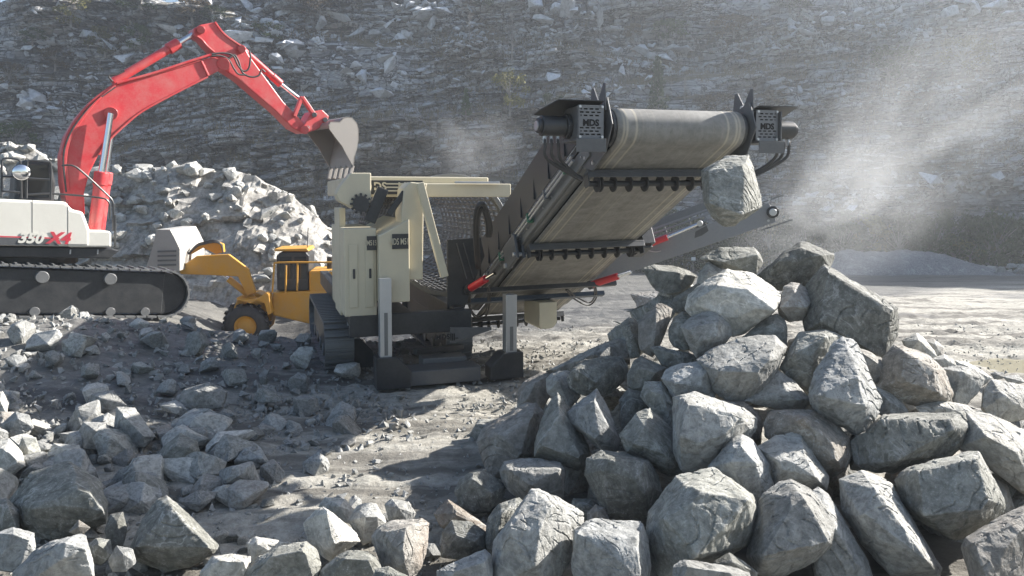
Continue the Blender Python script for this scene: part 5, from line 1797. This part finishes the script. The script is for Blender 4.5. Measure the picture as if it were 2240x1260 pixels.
crawler(-2.35, .42, 1.6, 4.6, .75, TROM, BM)
# chassis
ch = MB(BM)
for x_ in (-.75, -2.15):
    ch.box(x_ - .08, x_ + .08, .5, 6.5, .74, 1.02)
ch.box(-2.3, -.6, .35, .50, .70, 1.0)
ch.build('chassis', M_DARK, TROM, .012)
cpl = MB(BM).prism([bl(985, 752, .12), bl(985, 716, .12), bl(1075, 716, .12), bl(1075, 722, .12)], (0, .02, 0))
cplo = cpl.build('chassis_side_plate', M_GREY, TROM, .004)
pc_ = bl(978, 737, .11)
text_part('MDS|||..', .10, M_BLACK, BM @ pc_, bx_dir, Vector((0, 0, 1)), cplo, .003, .003)
# cream feed box corner under the conveyor
fb = MB(BM)
pa, pb = bl(1180, 662, .9), bl(1218, 718, .9)
poly = [(pa.x, .9, pa.z), (pb.x, .9, pa.z), (pb.x, .9, pb.z + .12)]
for k in range(6):
    an = -math.pi / 2 * k / 5
    poly.append((pb.x - .12 + .12 * math.cos(an), .9, pb.z + .12 + .12 * math.sin(an)))
poly += [(pa.x + .02, .9, pb.z), (pa.x, .9, pb.z + .04)]
fb.prism(poly, (0, .7, 0))
fb.build('cream_end_box', M_CREAM, TROM, .012)

# trommel drum, open end towards the viewer
dc = BMI @ P(985, 515, 11.9)
DRR = 0.93
drum = MB(BM)
seg, rws = 56, 13
DL = 4.2
for k in range(rws + 1):                            # hoops
    y_ = dc.y + DL * k / rws
    drum.ring((dc.x, y_, dc.z), (dc.x, y_ + .06, dc.z), DRR - .035, DRR, seg)
for k in range(seg):                                # bars
    an = 2 * math.pi * k / seg
    c_, s_ = math.cos(an), math.sin(an)
    drum.beam((dc.x + c_ * (DRR - .02), dc.y, dc.z + s_ * (DRR - .02)), (dc.x + c_ * (DRR - .02), dc.y + DL, dc.z + s_ * (DRR - .02)), .03, .02, (c_, 0, s_))
dr_ = drum.build('screen_drum', paint('dusty_screen_steel', (0.15, 0.152, 0.155), .5, .3, (.26, .25, .23), .4), TROM)
MB(BM).ring((dc.x, dc.y - .08, dc.z), (dc.x, dc.y + .10, dc.z), DRR - .02, DRR + .06, 64).build('drum_rim', M_RAIL, dr_, .006, True)
# housing: cream top beam and hood, lettered panel
t0, t1 = bl(756, 402, 1.0), bl(1118, 402, 1.0)
zt, zb_ = t1.z, bl(1100, 431, 1.0).z
bmn = MB(BM).box(t0.x, t1.x, 1.0, 1.18, zb_, zt)
bmn.build('top_beam', M_CREAM, TROM, .015)
hood = MB(BM).box(t0.x + .1, t1.x - .3, 1.185, 5.2, zb_ + .02, zt + .10)
hood.build('hood', M_CREAM, TROM, .02)
rr_ = MB(BM).beam((bl(995, 396, .95).x, .95, zt + .015), (bl(1092, 396, .95).x, .95, zt + .015), .06, .03)
rr_.build('top_rail', M_GALV, TROM, .004)
lp = MB(BM)
a, b = bl(782, 397, .98), bl(925, 425, .98)
lp.box(a.x, b.x, .975, .9985, b.z, a.z + .02)
sgn = lp.build('name_panel', M_DARK, TROM, .003)
for s_, px_ in (('MDS', 822), ('M515', 897)):
    text_part(s_, .155, M_CREAM, BM @ Vector((bl(px_, 394, .97).x, .972, (a.z + b.z) / 2 + .02)), bx_dir, Vector((0, 0, 1)), sgn, .004, .002)
for k in range(3):
    xx0 = bl(845, 400, .97).x
    MB(BM).box(xx0, xx0 + .24, .969, .9745, (a.z + b.z) / 2 - .05 + .05 * k, (a.z + b.z) / 2 - .03 + .05 * k).build('stripe', M_CREAM, sgn)
gr = MB(BM)
gc = Vector((bl(800, 396, .97).x, .965, (a.z + b.z) / 2 + .02))
gr.ring(gc, gc + Vector((0, .008, 0)), .085, .11, 28)
for k in range(10):
    an = 2 * math.pi * k / 10
    gr.beam(gc + Vector((math.cos(an) * .11, .004, math.sin(an) * .11)), gc + Vector((math.cos(an) * .14, .004, math.sin(an) * .14)), .03, .008, (0, 1, 0))
gr.build('gear_emblem', M_DARK, sgn)
# hopper plates below the drum (dark, with ribs)
hp_ = MB(BM).prism([bl(978, 524, .75), bl(1052, 520, .75), bl(1060, 560, .75), bl(1010, 690, .75), bl(978, 700, .75)], (0, .03, 0))
hpo = hp_.build('discharge_chute', M_DARK, TROM, .006)
for px_ in (1003, 1018):
    MB(BM).beam(bl(px_ - 4, 532, .735), bl(px_ + 18, 610, .735), .012, .03, (0, 1, 0)).build('chute_rib', M_GREY, hpo)
# cream side cabinets with doors on the left of the drum
def cabinet(px0, px1, pt, pbm, y, dep, mat, name, tilt=0):
    a, b = bl(px0, pt, y), bl(px1, pbm, y)
    zl = a.z + tilt
    c_ = MB(BM).prism([(a.x, y, b.z), (b.x, y, b.z), (b.x, y, a.z), (a.x, y, zl)], (0, dep, 0))
    return c_.build(name, mat, TROM, .014), a, b
cab, a, b = cabinet(752, 825, 500, 690, .35, 1.8, M_CREAM, 'engine_cabinet')
for k in range(2):
    xa = a.x + .06 + k * (b.x - a.x) / 2
    dd = MB(BM).box(xa, xa + (b.x - a.x) / 2 - .1, .332, .348, b.z + .12, a.z - .22).build('cabinet_door', M_CREAM, cab, .006)
    MB(BM).box(xa + .05, xa + .08, .315, .331, (a.z + b.z) / 2 - .08, (a.z + b.z) / 2 + .05).build('door_handle', M_DARK, dd, .004)
pn = MB(BM).box(bl(803, 520, .3).x, bl(824, 520, .3).x, .322, .331, bl(803, 548, .3).z, bl(803, 517, .3).z).build('decal_plate', M_DARK, cab)
text_part('M515', .10, M_CREAM, BM @ Vector((bl(813.5, 532, .3).x, .319, bl(813, 532, .3).z)), bx_dir, Vector((0, 0, 1)), pn, .001, .002, xs=.6)
cab2, a, b = cabinet(828, 897, 480, 660, .18, 2.2, M_CREAM, 'hopper_side', -.22)
pn = MB(BM).box(bl(858, 520, .16).x, bl(894, 520, .16).x, .166, .1785, bl(858, 545, .16).z, bl(858, 512, .16).z).build('decal_plate', M_DARK, cab2)
text_part('MDS M515', .12, M_CREAM, BM @ Vector((bl(876, 529, .16).x, .163, bl(876, 529, .16).z)), bx_dir, Vector((0, 0, 1)), pn, .001, .002, xs=.55)
tw = MB(BM).prism([bl(895, 612, .25), bl(925, 612, .25), bl(927, 440, .25), bl(935, 402, .25), bl(898, 398, .25), bl(884, 412, .25), bl(878, 470, .25)], (0, .5, 0))
tw.build('support_tower', M_CREAM, TROM, .014)
MB(BM).beam(bl(918, 400, .1), bl(972, 605, .1), .10, .12, (0, 1, 0)).build('diagonal_brace', M_CREAM, TROM, .01)
MB(BM).beam(bl(838, 412, .5), bl(808, 485, .5), .16, .06, (0, 1, 0)).build('diagonal_brace', M_DARK, TROM, .01)
MB(BM).beam(bl(885, 420, .3), bl(850, 470, .3), .08, .04, (0, 1, 0)).build('diagonal_brace', M_DARK, TROM, .01)
# rocker head with drive sprocket at the top left corner
hd = MB(BM).prism([bl(768, 378, .5), bl(812, 378, .5), bl(812, 442, .5), bl(780, 460, .5), bl(742, 440, .5), bl(735, 425, .5), bl(745, 405, .5)], (0, .4, 0))
hdo = hd.build('drive_housing', M_CREAM, TROM, .015)
sc_ = bl(790, 446, .44)
MB(BM).cyl(sc_, sc_ + Vector((0, .05, 0)), .11, 24).build('sprocket', M_DARK, hdo, .004)
for k in range(12):
    an = 2 * math.pi * k / 12
    MB(BM).beam(sc_ + Vector((math.cos(an) * .105, .025, math.sin(an) * .105)), sc_ + Vector((math.cos(an) * .145, .025, math.sin(an) * .145)), .03, .03, (0, 1, 0)).build('tooth', M_DARK, hdo)
MB(BM).box(bl(742, 500, .9).x, bl(756, 500, .9).x, .9, 1.6, bl(745, 690, .9).z, bl(745, 455, .9).z).build('corner_post', M_CREAM, TROM, .012)
MB(BM).box(bl(780, 690, .4).x, bl(905, 690, .4).x, .42, 1.9, bl(800, 720, .4).z, bl(800, 689, .4).z).build('sub_frame', M_DARK, TROM, .012)
# ------------------------------------------------------------------ red and cream excavator
EH = math.radians(40)                                   # it faces right and away from the viewer
eh = Vector((math.cos(EH), math.sin(EH), 0))
en = Vector((math.sin(EH), -math.cos(EH), 0))           # towards the viewer: the machine's right side
EP = P(150, 500, 17.0)                                  # a point of the near plane (boom side)
X_RED = paint('excavator_red', (0.58, 0.035, 0.045), .30, 0, (.42, .33, .28), .42, 3)
X_CREAM = paint('excavator_cream', (0.66, 0.645, 0.58), .32, 0, (.40, .37, .32), .22, 2)
X_STRIPE = paint('red_stripe', (0.55, 0.02, 0.05), .35)
X_GLASS, _nt, _bs = new_mat('cab_glass')
_bs.inputs['Base Color'].default_value = (.02, .025, .03, 1)
_bs.inputs['Roughness'].default_value = .06
MIRROR, _nt, _bs = new_mat('mirror_glass')
_bs.inputs['Base Color'].default_value = (.9, .9, .9, 1)
_bs.inputs['Metallic'].default_value = 1
_bs.inputs['Roughness'].default_value = .03
def ex(px, py, off=0.0):
    """pixel on the excavator's side plane, moved off metres towards the viewer"""
    return on_plane(px, py, EP + en * off, en)
def exs(pts, off=0.0):
    return [ex(x, y, off) for x, y in pts]

b0 = ex(150, 690)
EXC = thing('excavator', (b0.x, b0.y, -.2), 'red boom excavator with cream body reaching its bucket over the trommel', 'excavator')
boom_pts = [(150, 470), (137, 400), (135, 340), (147, 296), (171, 256), (205, 218), (250, 185), (336, 163), (441, 131), (470, 124), (497, 138), (489, 150), (454, 168), (381, 205), (313, 242), (276, 271), (238, 307), (216, 338), (196, 378), (184, 422), (186, 470)]
boom = MB().prism(exs(boom_pts, -.05), en * -.62).build('boom', X_RED, EXC, .03)
# reinforcing lips along the boom edges and a weld rib
for seg_ in ([(250, 185), (336, 163), (441, 131)], [(454, 168), (381, 205), (313, 242), (276, 271), (238, 307), (216, 338)], [(135, 340), (147, 296), (171, 256), (205, 218), (250, 185)]):
    MB().tube(exs(seg_, -.04), .028, 6, 4).build('edge_lip', X_RED, boom, 0, True)
MB().beam(ex(440, 133, -.03), ex(456, 166, -.03), .05, .05, en).build('weld_rib', X_RED, boom, .01)
arm_pts = [(424, 62), (438, 54), (470, 48), (489, 73), (514, 92), (537, 106), (546, 122), (620, 222), (655, 258), (673, 280), (664, 292), (640, 280), (603, 243), (520, 172), (486, 150), (470, 118), (452, 100), (440, 86), (424, 76)]
arm = MB().prism(exs(arm_pts, -.12), en * -.46).build('arm', X_RED, EXC, .03)
for seg_ in ([(470, 48), (489, 73), (514, 92), (537, 106)], [(424, 76), (440, 86), (452, 100), (468, 114)]):
    MB().tube(exs(seg_, -.11), .03, 6, 4).build('edge_lip', X_RED, arm, 0, True)
for (x, y), r_ in (((440, 65), .10), ((529, 107), .10), ((489, 140), .16), ((243, 248), .15), ((667, 284), .12)):
    par = boom if x in (489, 243) else arm
    MB().cyl(ex(x, y, -.13), ex(x, y, .03), r_, 18).build('pin', X_RED, par, .01, True)

def ram(p0, p1, p2, rb, rr, off, collar=0.0):
    a, b, c_ = ex(*p0, off), ex(*p1, off), ex(*p2, off)
    o_ = MB().cyl(a, b, rb, 20).build('hydraulic_cylinder', X_RED, EXC, .012, True)
    if collar:
        d_ = (b - a).normalized()
        MB().cyl(b - d_ * .28, b + d_ * .04, rb * collar, 20).build('collar', X_RED, o_, .02, True)
    MB().cyl(b, c_, rr, 14).build('rod', M_CHROME, o_, 0, True)
    return o_
ram((246, 180), (388, 96), (432, 69), .105, .06, -.30, 1.35)
ram((528, 107), (612, 182), (655, 216), .095, .055, -.30, 1.15)
ram((206, 505), (222, 380), (242, 248), .135, .072, .14, 1.15)
ram((216, 505), (232, 380), (250, 248), .135, .072, -.95, 1.15)
# pipes and hoses
for k in range(3):
    MB().tube([ex(145 + 3 * k, 420, .0), ex(139 + 3 * k, 345, .0), ex(151 + 3 * k, 298, .0), ex(176 + 3 * k, 258, .0), ex(209 + 2 * k, 222 - k, .0), ex(252, 190 - 2 * k, .0)], .022, 6).build('boom_pipe', X_RED if k else M_RUB, boom, 0, True)
MB().tube([ex(255, 182, .01), ex(336, 160, .01), ex(400, 139, .01), ex(463, 119, .01)], .034, 8).build('boom_pipe', X_RED, boom, 0, True)
for pts in ([(463, 118), (490, 116), (510, 122), (520, 142), (532, 155), (544, 150), (548, 125), (546, 112)], [(463, 122), (482, 122), (500, 130), (512, 150), (522, 162), (540, 164)],
            [(500, 128), (512, 120), (522, 134), (530, 158), (548, 168), (566, 165), (572, 152), (580, 158)], [(246, 178), (238, 166), (255, 163), (272, 155)]):
    MB().tube(exs(pts, .03), .024, 7).build('hose', M_RUB, EXC, 0, True)
# linkage, quick coupler and bucket
MB().beam(ex(660, 212, -.08), ex(643, 255, -.08), .10, .12, en).build('link', X_RED, EXC, .015)
MB().beam(ex(660, 212, -.08), ex(686, 250, -.08), .10, .14, en).build('link', X_RED, EXC, .015)
MB().prism(exs([(682, 244), (705, 240), (720, 254), (716, 270), (692, 284), (672, 291), (661, 281)], -.06), en * -.5).build('coupler', X_RED, EXC, .02)
for x, y in ((688, 251), (712, 262), (672, 280)):
    MB().cyl(ex(x, y, -.07), ex(x, y, .02), .07, 14).build('pin', M_RAIL, EXC, .008, True)
bprof = [(720, 281), (718, 273), (723, 266), (743, 266), (750, 258), (760, 255), (771, 257), (781, 269), (785, 284), (785, 306), (781, 326), (776, 344), (774, 366)]
BW_ = 1.5
X_BUCK = paint('worn_bucket_steel', (0.30, 0.28, 0.26), .5, .3, (.36, .33, .29), .5)
bk = MB()
fr = exs(bprof, .45)
shell_v = fr + [p - en * BW_ for p in fr]
n = len(fr)
bk.add(shell_v, [(i, i + 1, n + i + 1, n + i) for i in range(n - 1)])
bk.prism(exs(bprof + [(757, 336), (749, 320), (734, 301)], .45), en * -.035)
bk.prism([p - en * (BW_ - .035) for p in exs(bprof + [(757, 336), (749, 320), (734, 301)], .45)], en * -.035)
bko = bk.build('bucket', X_BUCK, EXC)
sm = bko.modifiers.new('thick', 'SOLIDIFY'); sm.thickness = .03
for k in range(5):
    t = .06 + .88 * k / 4
    a = ex(774, 362, .45) - en * BW_ * t
    b = ex(768, 390, .45) - en * BW_ * t
    MB().beam(a, b, .12, .07, en).build('tooth', X_BUCK, bko, .02)

# upper structure (house): near side at .9 m in front of the boom plane
HO = .95
house_pts = [(-150, 432), (0, 435), (145, 441), (157, 458), (182, 463), (197, 503), (197, 540), (-150, 536)]
hs = MB().prism(exs(house_pts, HO), en * -2.9)
house = hs.build('body', X_CREAM, EXC, .06)
MB().prism(exs([(150, 503), (240, 505), (244, 512), (244, 541), (150, 541)], HO - .02), en * -1.0).build('step_box', X_CREAM, EXC, .04)
MB().prism(exs([(-150, 511), (130, 520), (130, 523), (-150, 514)], HO + .004), en * -.01).build('red_stripe', X_STRIPE, house)
MB().prism(exs([(-150, 514.5), (110, 523), (130, 538), (-150, 534)], HO + .004), en * -.01).build('dark_stripe', M_GREY, house)
for px_ in (70, 148):
    MB().prism(exs([(px_, 438), (px_ + 1.2, 438), (px_ + 1.2, 537), (px_, 537)], HO + .003), en * -.006).build('panel_seam', M_DARK, house)
rt = (ex(120, 525, HO) - ex(40, 522, HO)).normalized()
up_ = Vector((0, 0, 1))
t_ = text_part('350', .30, X_CREAM, ex(66, 522, HO + .012), rt, up_, house, .012, .004, shear=.25)
text_part('X4', .34, X_STRIPE, ex(128, 522, HO + .012), rt, up_, house, .014, .004, shear=.25)
MB().prism(exs([(-150, 536), (245, 543), (262, 548), (240, 566), (-150, 560)], HO - .12), en * -2.6).build('lower_frame', M_DARK, EXC, .03)
for px_ in (153, 213):
    MB().prism(exs([(px_, 546), (px_ + 3, 546), (px_ + 2, 556), (px_ - 1, 556)], HO - .1), en * -.02).build('bracket', M_GALV, EXC)
MB().cyl(ex(60, 575, -.4), ex(60, 556, -.4), 1.0, 32).build('slew_ring', M_DARK, EXC, .02)
# cab on the far side
cabp = [(30, 440), (118, 443), (122, 400), (112, 352), (50, 350), (34, 380)]
cb = MB().prism(exs(cabp, -.9), en * -.98).build('cab', M_DARK, EXC, .05)
MB().prism(exs([(42, 430), (108, 432), (110, 400), (104, 362), (56, 360), (44, 384)], -.89), en * -.005).build('window', X_GLASS, cb)
# handrails and mirror
def rail_(pts, off, par=None, r_=.022):
    return MB().tube(exs(pts, off), r_, 8, 4).build('handrail', M_DARK, par or EXC, 0, True)
rail_([(3, 432), (4, 360), (6, 350), (14, 346), (36, 348), (43, 352), (45, 362), (47, 434)], HO - .1)
rail_([(58, 434), (59, 362), (62, 353), (70, 351), (104, 354), (111, 360), (112, 400), (111, 437)], HO - .1)
rail_([(4, 386), (46, 388)], HO - .1)
rail_([(4, 418), (46, 421)], HO - .1)
rail_([(58, 390), (110, 393)], HO - .1)
rail_([(58, 426), (118, 424), (215, 432), (236, 440), (240, 456), (240, 478)], HO - .3)
rail_([(135, 362), (158, 362), (180, 376), (232, 424), (246, 440), (248, 458), (248, 505)], HO - .3)
rail_([(252, 470), (252, 540)], HO - .3)
mr = MB()
mc = ex(47, 377, HO + .02)
mf = (CAMP - mc).normalized()
mr.lathe(mc, mf, [(.0, .05), (.06, .047), (.11, .038), (.15, .02), (.165, 0.0)], 24)
mo_ = mr.build('mirror', MIRROR, EXC, 0, True)
mo_.scale = (1, 1, 1)
MB().lathe(mc - mf * .01, mf, [(.172, .012), (.172, -.02), (.1, -.06), (.001, -.07)], 24).build('mirror_shell', M_DARK, mo_, 0, True)
# tracks: near and far, along the heading, nose dipping a little
def ex_track(off):
    a, b = ex(-60, 633, off), ex(352, 640, off)
    y_ax = (b - a).normalized()
    x_ax = Vector((y_ax.y, -y_ax.x, 0)).normalized()
    z_ax = x_ax.cross(y_ax).normalized()
    h = 1.15
    o0 = a - z_ax * (h / 2)
    M = Matrix(((x_ax.x, y_ax.x, z_ax.x, o0.x), (x_ax.y, y_ax.y, z_ax.y, o0.y), (x_ax.z, y_ax.z, z_ax.z, o0.z), (0, 0, 0, 1)))
    L = (b - a).length
    t = crawler(0, .62, 0.0, L, h, EXC, M, 'crawler_track', .215)
    for k in range(2):
        yy_ = L * (.32 + .36 * k)
        MB(M).cyl((-.24, yy_, h - .26), (.33, yy_, h - .26), .13, 18).build('carrier_roller', M_RAIL, t, .01, True)
    return t
ex_track(.75)
ex_track(-1.85)
# ------------------------------------------------------------------ wheel loader below the heap
LH = math.radians(8)
lh = Vector((-math.cos(LH), math.sin(LH) * -1, 0))       # it faces left
ln = Vector((math.sin(LH) * -1, -math.cos(LH), 0))
ln = Vector((lh.y, -lh.x, 0))
if ln.y > 0: ln = -ln
LP = P(560, 700, 23.0)
L_YEL = paint('loader_yellow', (0.62, 0.30, 0.02), .4, 0, (.38, .32, .24), .4, 3)
L_GREY = paint('loader_bucket_steel', (0.42, 0.41, 0.38), .5, .2, (.36, .33, .29), .5)
def lo(px, py, off=0.0):
    return on_plane(px, py, LP + ln * off, ln)
def los(pts, off=0.0):
    return [lo(x, y, off) for x, y in pts]
b0 = lo(600, 757)
LOAD = thing('wheel_loader', (b0.x, b0.y, b0.z), 'yellow wheel loader with raised grey bucket in front of the rock heap', 'wheel loader')
def wheel(px, py, r_px, off):
    c_ = lo(px, py, off)
    d = (c_ - CAMP).dot(FWD)
    r = r_px * d / F_PX
    w = .55
    t = MB().lathe(c_, ln, [(r * .5, -w / 2), (r * .86, -w / 2), (r * .97, -w * .40), (r, -w * .3), (r, w * .3), (r * .97, w * .40), (r * .86, w / 2), (r * .55, w / 2), (r * .5, w * .4)], 40)
    ty = t.build('wheel', M_RUB, LOAD, 0, True)
    for k in range(26):
        an = 2 * math.pi * k / 26
        s = ln.orthogonal().normalized()
        u = ln.cross(s)
        rad = s * math.cos(an) + u * math.sin(an)
        sgn = 1 if k % 2 else -1
        MB().beam(c_ + rad * (r + .01) + ln * (sgn * .02), c_ + rad * (r + .01) + ln * (sgn * w * .46), .09, .07, rad).build('tread_lug', M_RUB, ty)
    MB().lathe(c_, ln, [(r * .52, w * .38), (r * .5, w * .44), (r * .40, w * .36), (r * .34, w * .40), (r * .2, w * .46), (.001, w * .46)], 32).build('rim', L_YEL, ty, 0, True)
wheel(540, 712, 46, .35)
wheel(540, 700, 44, -1.5)
wheel(735, 712, 46, .35)
wheel(735, 700, 44, -1.5)
# rear frame, engine hood, counterweight
MB().prism(los([(596, 690), (596, 640), (700, 636), (792, 640), (800, 700), (770, 716), (690, 712)], .2), ln * -1.5).build('rear_frame', L_YEL, LOAD, .05)
hood_ = MB().prism(los([(676, 640), (676, 592), (770, 590), (792, 602), (796, 640)], .15), ln * -1.4).build('engine_hood', L_YEL, LOAD, .06)
text_part('CAT', .30, M_CREAM, lo(736, 600, .165), -lh, Vector((0, 0, 1)), hood_, .012, .004)
MB().cyl(lo(722, 590, -.4), lo(722, 562, -.4), .10, 14).build('exhaust_pipe', M_DARK, LOAD, .01, True)
for pts in ([(596, 640), (600, 582), (604, 575), (640, 574), (790, 574)], [(625, 640), (626, 580)], [(650, 636), (651, 576)], [(745, 590), (745, 574)]):
    MB().tube(los(pts, .3), .03, 7, 3).build('handrail', L_YEL, LOAD, 0, True)
# cab
cbp = [(606, 636), (604, 560), (612, 552), (668, 550), (676, 560), (676, 636)]
cb = MB().prism(los(cbp, .05), ln * -1.4).build('cab', M_DARK, LOAD, .04)
MB().prism(los([(600, 550), (598, 545), (672, 543), (676, 550)], .12), ln * -1.55).build('cab_roof', L_YEL, LOAD, .04)
for x0, x1 in ((612, 638), (644, 670)):
    MB().prism(los([(x0, 610), (x0, 562), (x1, 561), (x1, 610)], .057), ln * -.01).build('window', X_GLASS, cb)
MB().cyl(lo(672, 545, -.2), lo(674, 498, -.2), .014, 6).build('aerial', M_DARK, LOAD)
# front frame, fenders
MB().prism(los([(596, 690), (598, 655), (560, 640), (520, 650), (505, 690), (520, 720), (590, 720)], -.35), ln * -.8).build('front_frame', L_YEL, LOAD, .05)
MB().prism(los([(548, 662), (582, 640), (588, 644), (594, 686), (586, 690), (578, 664), (556, 656), (520, 658), (516, 652)], .62), ln * -.5).build('fender', L_YEL, LOAD, .02)
# raised lift arms, bell crank, bucket
for off in (.12, -1.15):
    MB().prism(los([(390, 588), (430, 560), (500, 556), (543, 588), (560, 640), (540, 648), (520, 605), (460, 602), (395, 600)], off), ln * -.16).build('lift_arm', L_YEL, LOAD, .03)
c_ = MB().cyl(lo(556, 655, -.1), lo(500, 610, -.1), .10, 16).build('lift_cylinder', L_YEL, LOAD, .01, True)
MB().cyl(lo(500, 610, -.1), lo(470, 592, -.1), .055, 12).build('rod', M_CHROME, c_, 0, True)
MB().prism(los([(478, 530), (488, 534), (490, 552), (472, 556), (440, 540), (444, 532)], -.5), ln * -.2).build('bell_crank', L_YEL, LOAD, .02)
MB().beam(lo(446, 536, -.55), lo(392, 566, -.55), .12, .12, ln).build('tilt_link', L_YEL, LOAD, .02)
for k in range(3):
    MB().tube(los([(412, 556), (430, 540 - 2 * k), (446, 534 - 2 * k), (470, 530 - 2 * k), (484, 536), (488, 552)], -.2 - .1 * k), .025, 6).build('hose', M_RUB, LOAD, 0, True)
bp_ = [(390, 592), (390, 545), (378, 520), (370, 505), (342, 505), (334, 540), (316, 596), (330, 600), (352, 596)]
f_ = los(bp_, .65)
bb = MB()
n = len(f_)
wv_ = 2.7
bb.add(f_ + [p - ln * wv_ for p in f_], [(i, i + 1, n + i + 1, n + i) for i in range(n - 1) if i not in (4, 5)])
bb.prism(f_, ln * -.04)
bb.prism([p - ln * (wv_ - .04) for p in f_], ln * -.04)
bko = bb.build('bucket', L_GREY, LOAD)
bko.modifiers.new('t', 'SOLIDIFY').thickness = .04
for k in range(7):
    a = lo(318, 596, .6) - ln * (wv_ - .1) * k / 6
    MB().beam(a, a + lh * .2 + Vector((0, 0, -.03)), .1, .05).build('tooth', L_GREY, bko, .01)
for k in range(4):
    MB().prism([p - ln * .0 for p in los([(345, 548 + 10 * k), (386, 547 + 10 * k), (386, 551 + 10 * k), (345, 552 + 10 * k)], .66)], ln * .02).build('wear_bar', M_RAIL, bko)
# ------------------------------------------------------------------ dusty air
m = bpy.data.materials.new('dusty_air')
m.use_nodes = True
nt = m.node_tree
nt.nodes.clear()
out = nt.nodes.new('ShaderNodeOutputMaterial')
pv = nt.nodes.new('ShaderNodeVolumePrincipled')
pv.inputs['Color'].default_value = (0.88, 0.94, 1.0, 1)
pv.inputs['Density'].default_value = 0.0011
pv.inputs['Anisotropy'].default_value = 0.55
nt.links.new(pv.outputs[0], out.inputs['Volume'])
hz = MB().box(-165, 165, -60, 165, -24, 42).build('haze', m)
tag(hz, 'thin dusty haze hanging in the quarry air', None, None, 'stuff')

def dust(centre, radii, rot, density, seed, label):
    m = bpy.data.materials.new('stone_dust')
    m.use_nodes = True
    nt = m.node_tree
    nt.nodes.clear()
    out = nt.nodes.new('ShaderNodeOutputMaterial')
    pv = nt.nodes.new('ShaderNodeVolumePrincipled')
    pv.inputs['Color'].default_value = (0.93, 0.95, 0.97, 1)
    pv.inputs['Anisotropy'].default_value = 0.35
    tc = nt.nodes.new('ShaderNodeTexCoord')
    ln_ = nt.nodes.new('ShaderNodeVectorMath')
    ln_.operation = 'LENGTH'
    nt.links.new(tc.outputs['Object'], ln_.inputs[0])
    n1 = nd(nt, 'ShaderNodeTexNoise', Scale=1.9, Detail=6.0, Roughness=.62, Distortion=.7)
    mp = nt.nodes.new('ShaderNodeMapping')
    nt.links.new(tc.outputs['Object'], mp.inputs[0])
    mp.inputs['Location'].default_value = (seed, seed * .7, seed * 1.3)
    nt.links.new(mp.outputs[0], n1.inputs['Vector'])
    fall = ramp(nt, math_n(nt, 'ADD', ln_.outputs['Value'], math_n(nt, 'MULTIPLY', math_n(nt, 'SUBTRACT', n1.outputs['Fac'], .5), .9)), [(0.15, 1.0), (0.85, 0.0)])
    tex = ramp(nt, n1.outputs['Fac'], [(0.42, 0.0), (0.64, 1.0)])
    edge = ramp(nt, ln_.outputs['Value'], [(0.55, 1.0), (0.97, 0.0)])
    dn = math_n(nt, 'MULTIPLY', math_n(nt, 'MULTIPLY', math_n(nt, 'MULTIPLY', fall, tex), edge), density)
    nt.links.new(dn, pv.inputs['Density'])
    nt.links.new(pv.outputs[0], out.inputs['Volume'])
    bm = bmesh.new()
    bmesh.ops.create_icosphere(bm, subdivisions=3, radius=1.0)
    me = bpy.data.meshes.new('dust_cloud')
    bm.to_mesh(me)
    bm.free()
    me.materials.append(m)
    o = bpy.data.objects.new('dust_cloud', me)
    o.location = centre
    o.scale = radii
    o.rotation_euler = rot
    COL.objects.link(o)
    tag(o, label, None, None, 'stuff')
dust(P(2010, 300, 24), (8.5, 5.0, 4.4), (0, math.radians(-38), 0), .085, 3.1, 'big sunlit dust cloud drifting up on the right')
dust(P(1830, 465, 13.5), (3.0, 2.0, 1.9), (0, math.radians(-28), 0), .32, 8.4, 'dust puff at the head of the side conveyor')
dust(P(1040, 320, 19), (1.9, 1.5, 1.6), (0, 0, 0), .22, 5.7, 'dust puff rising behind the trommel')
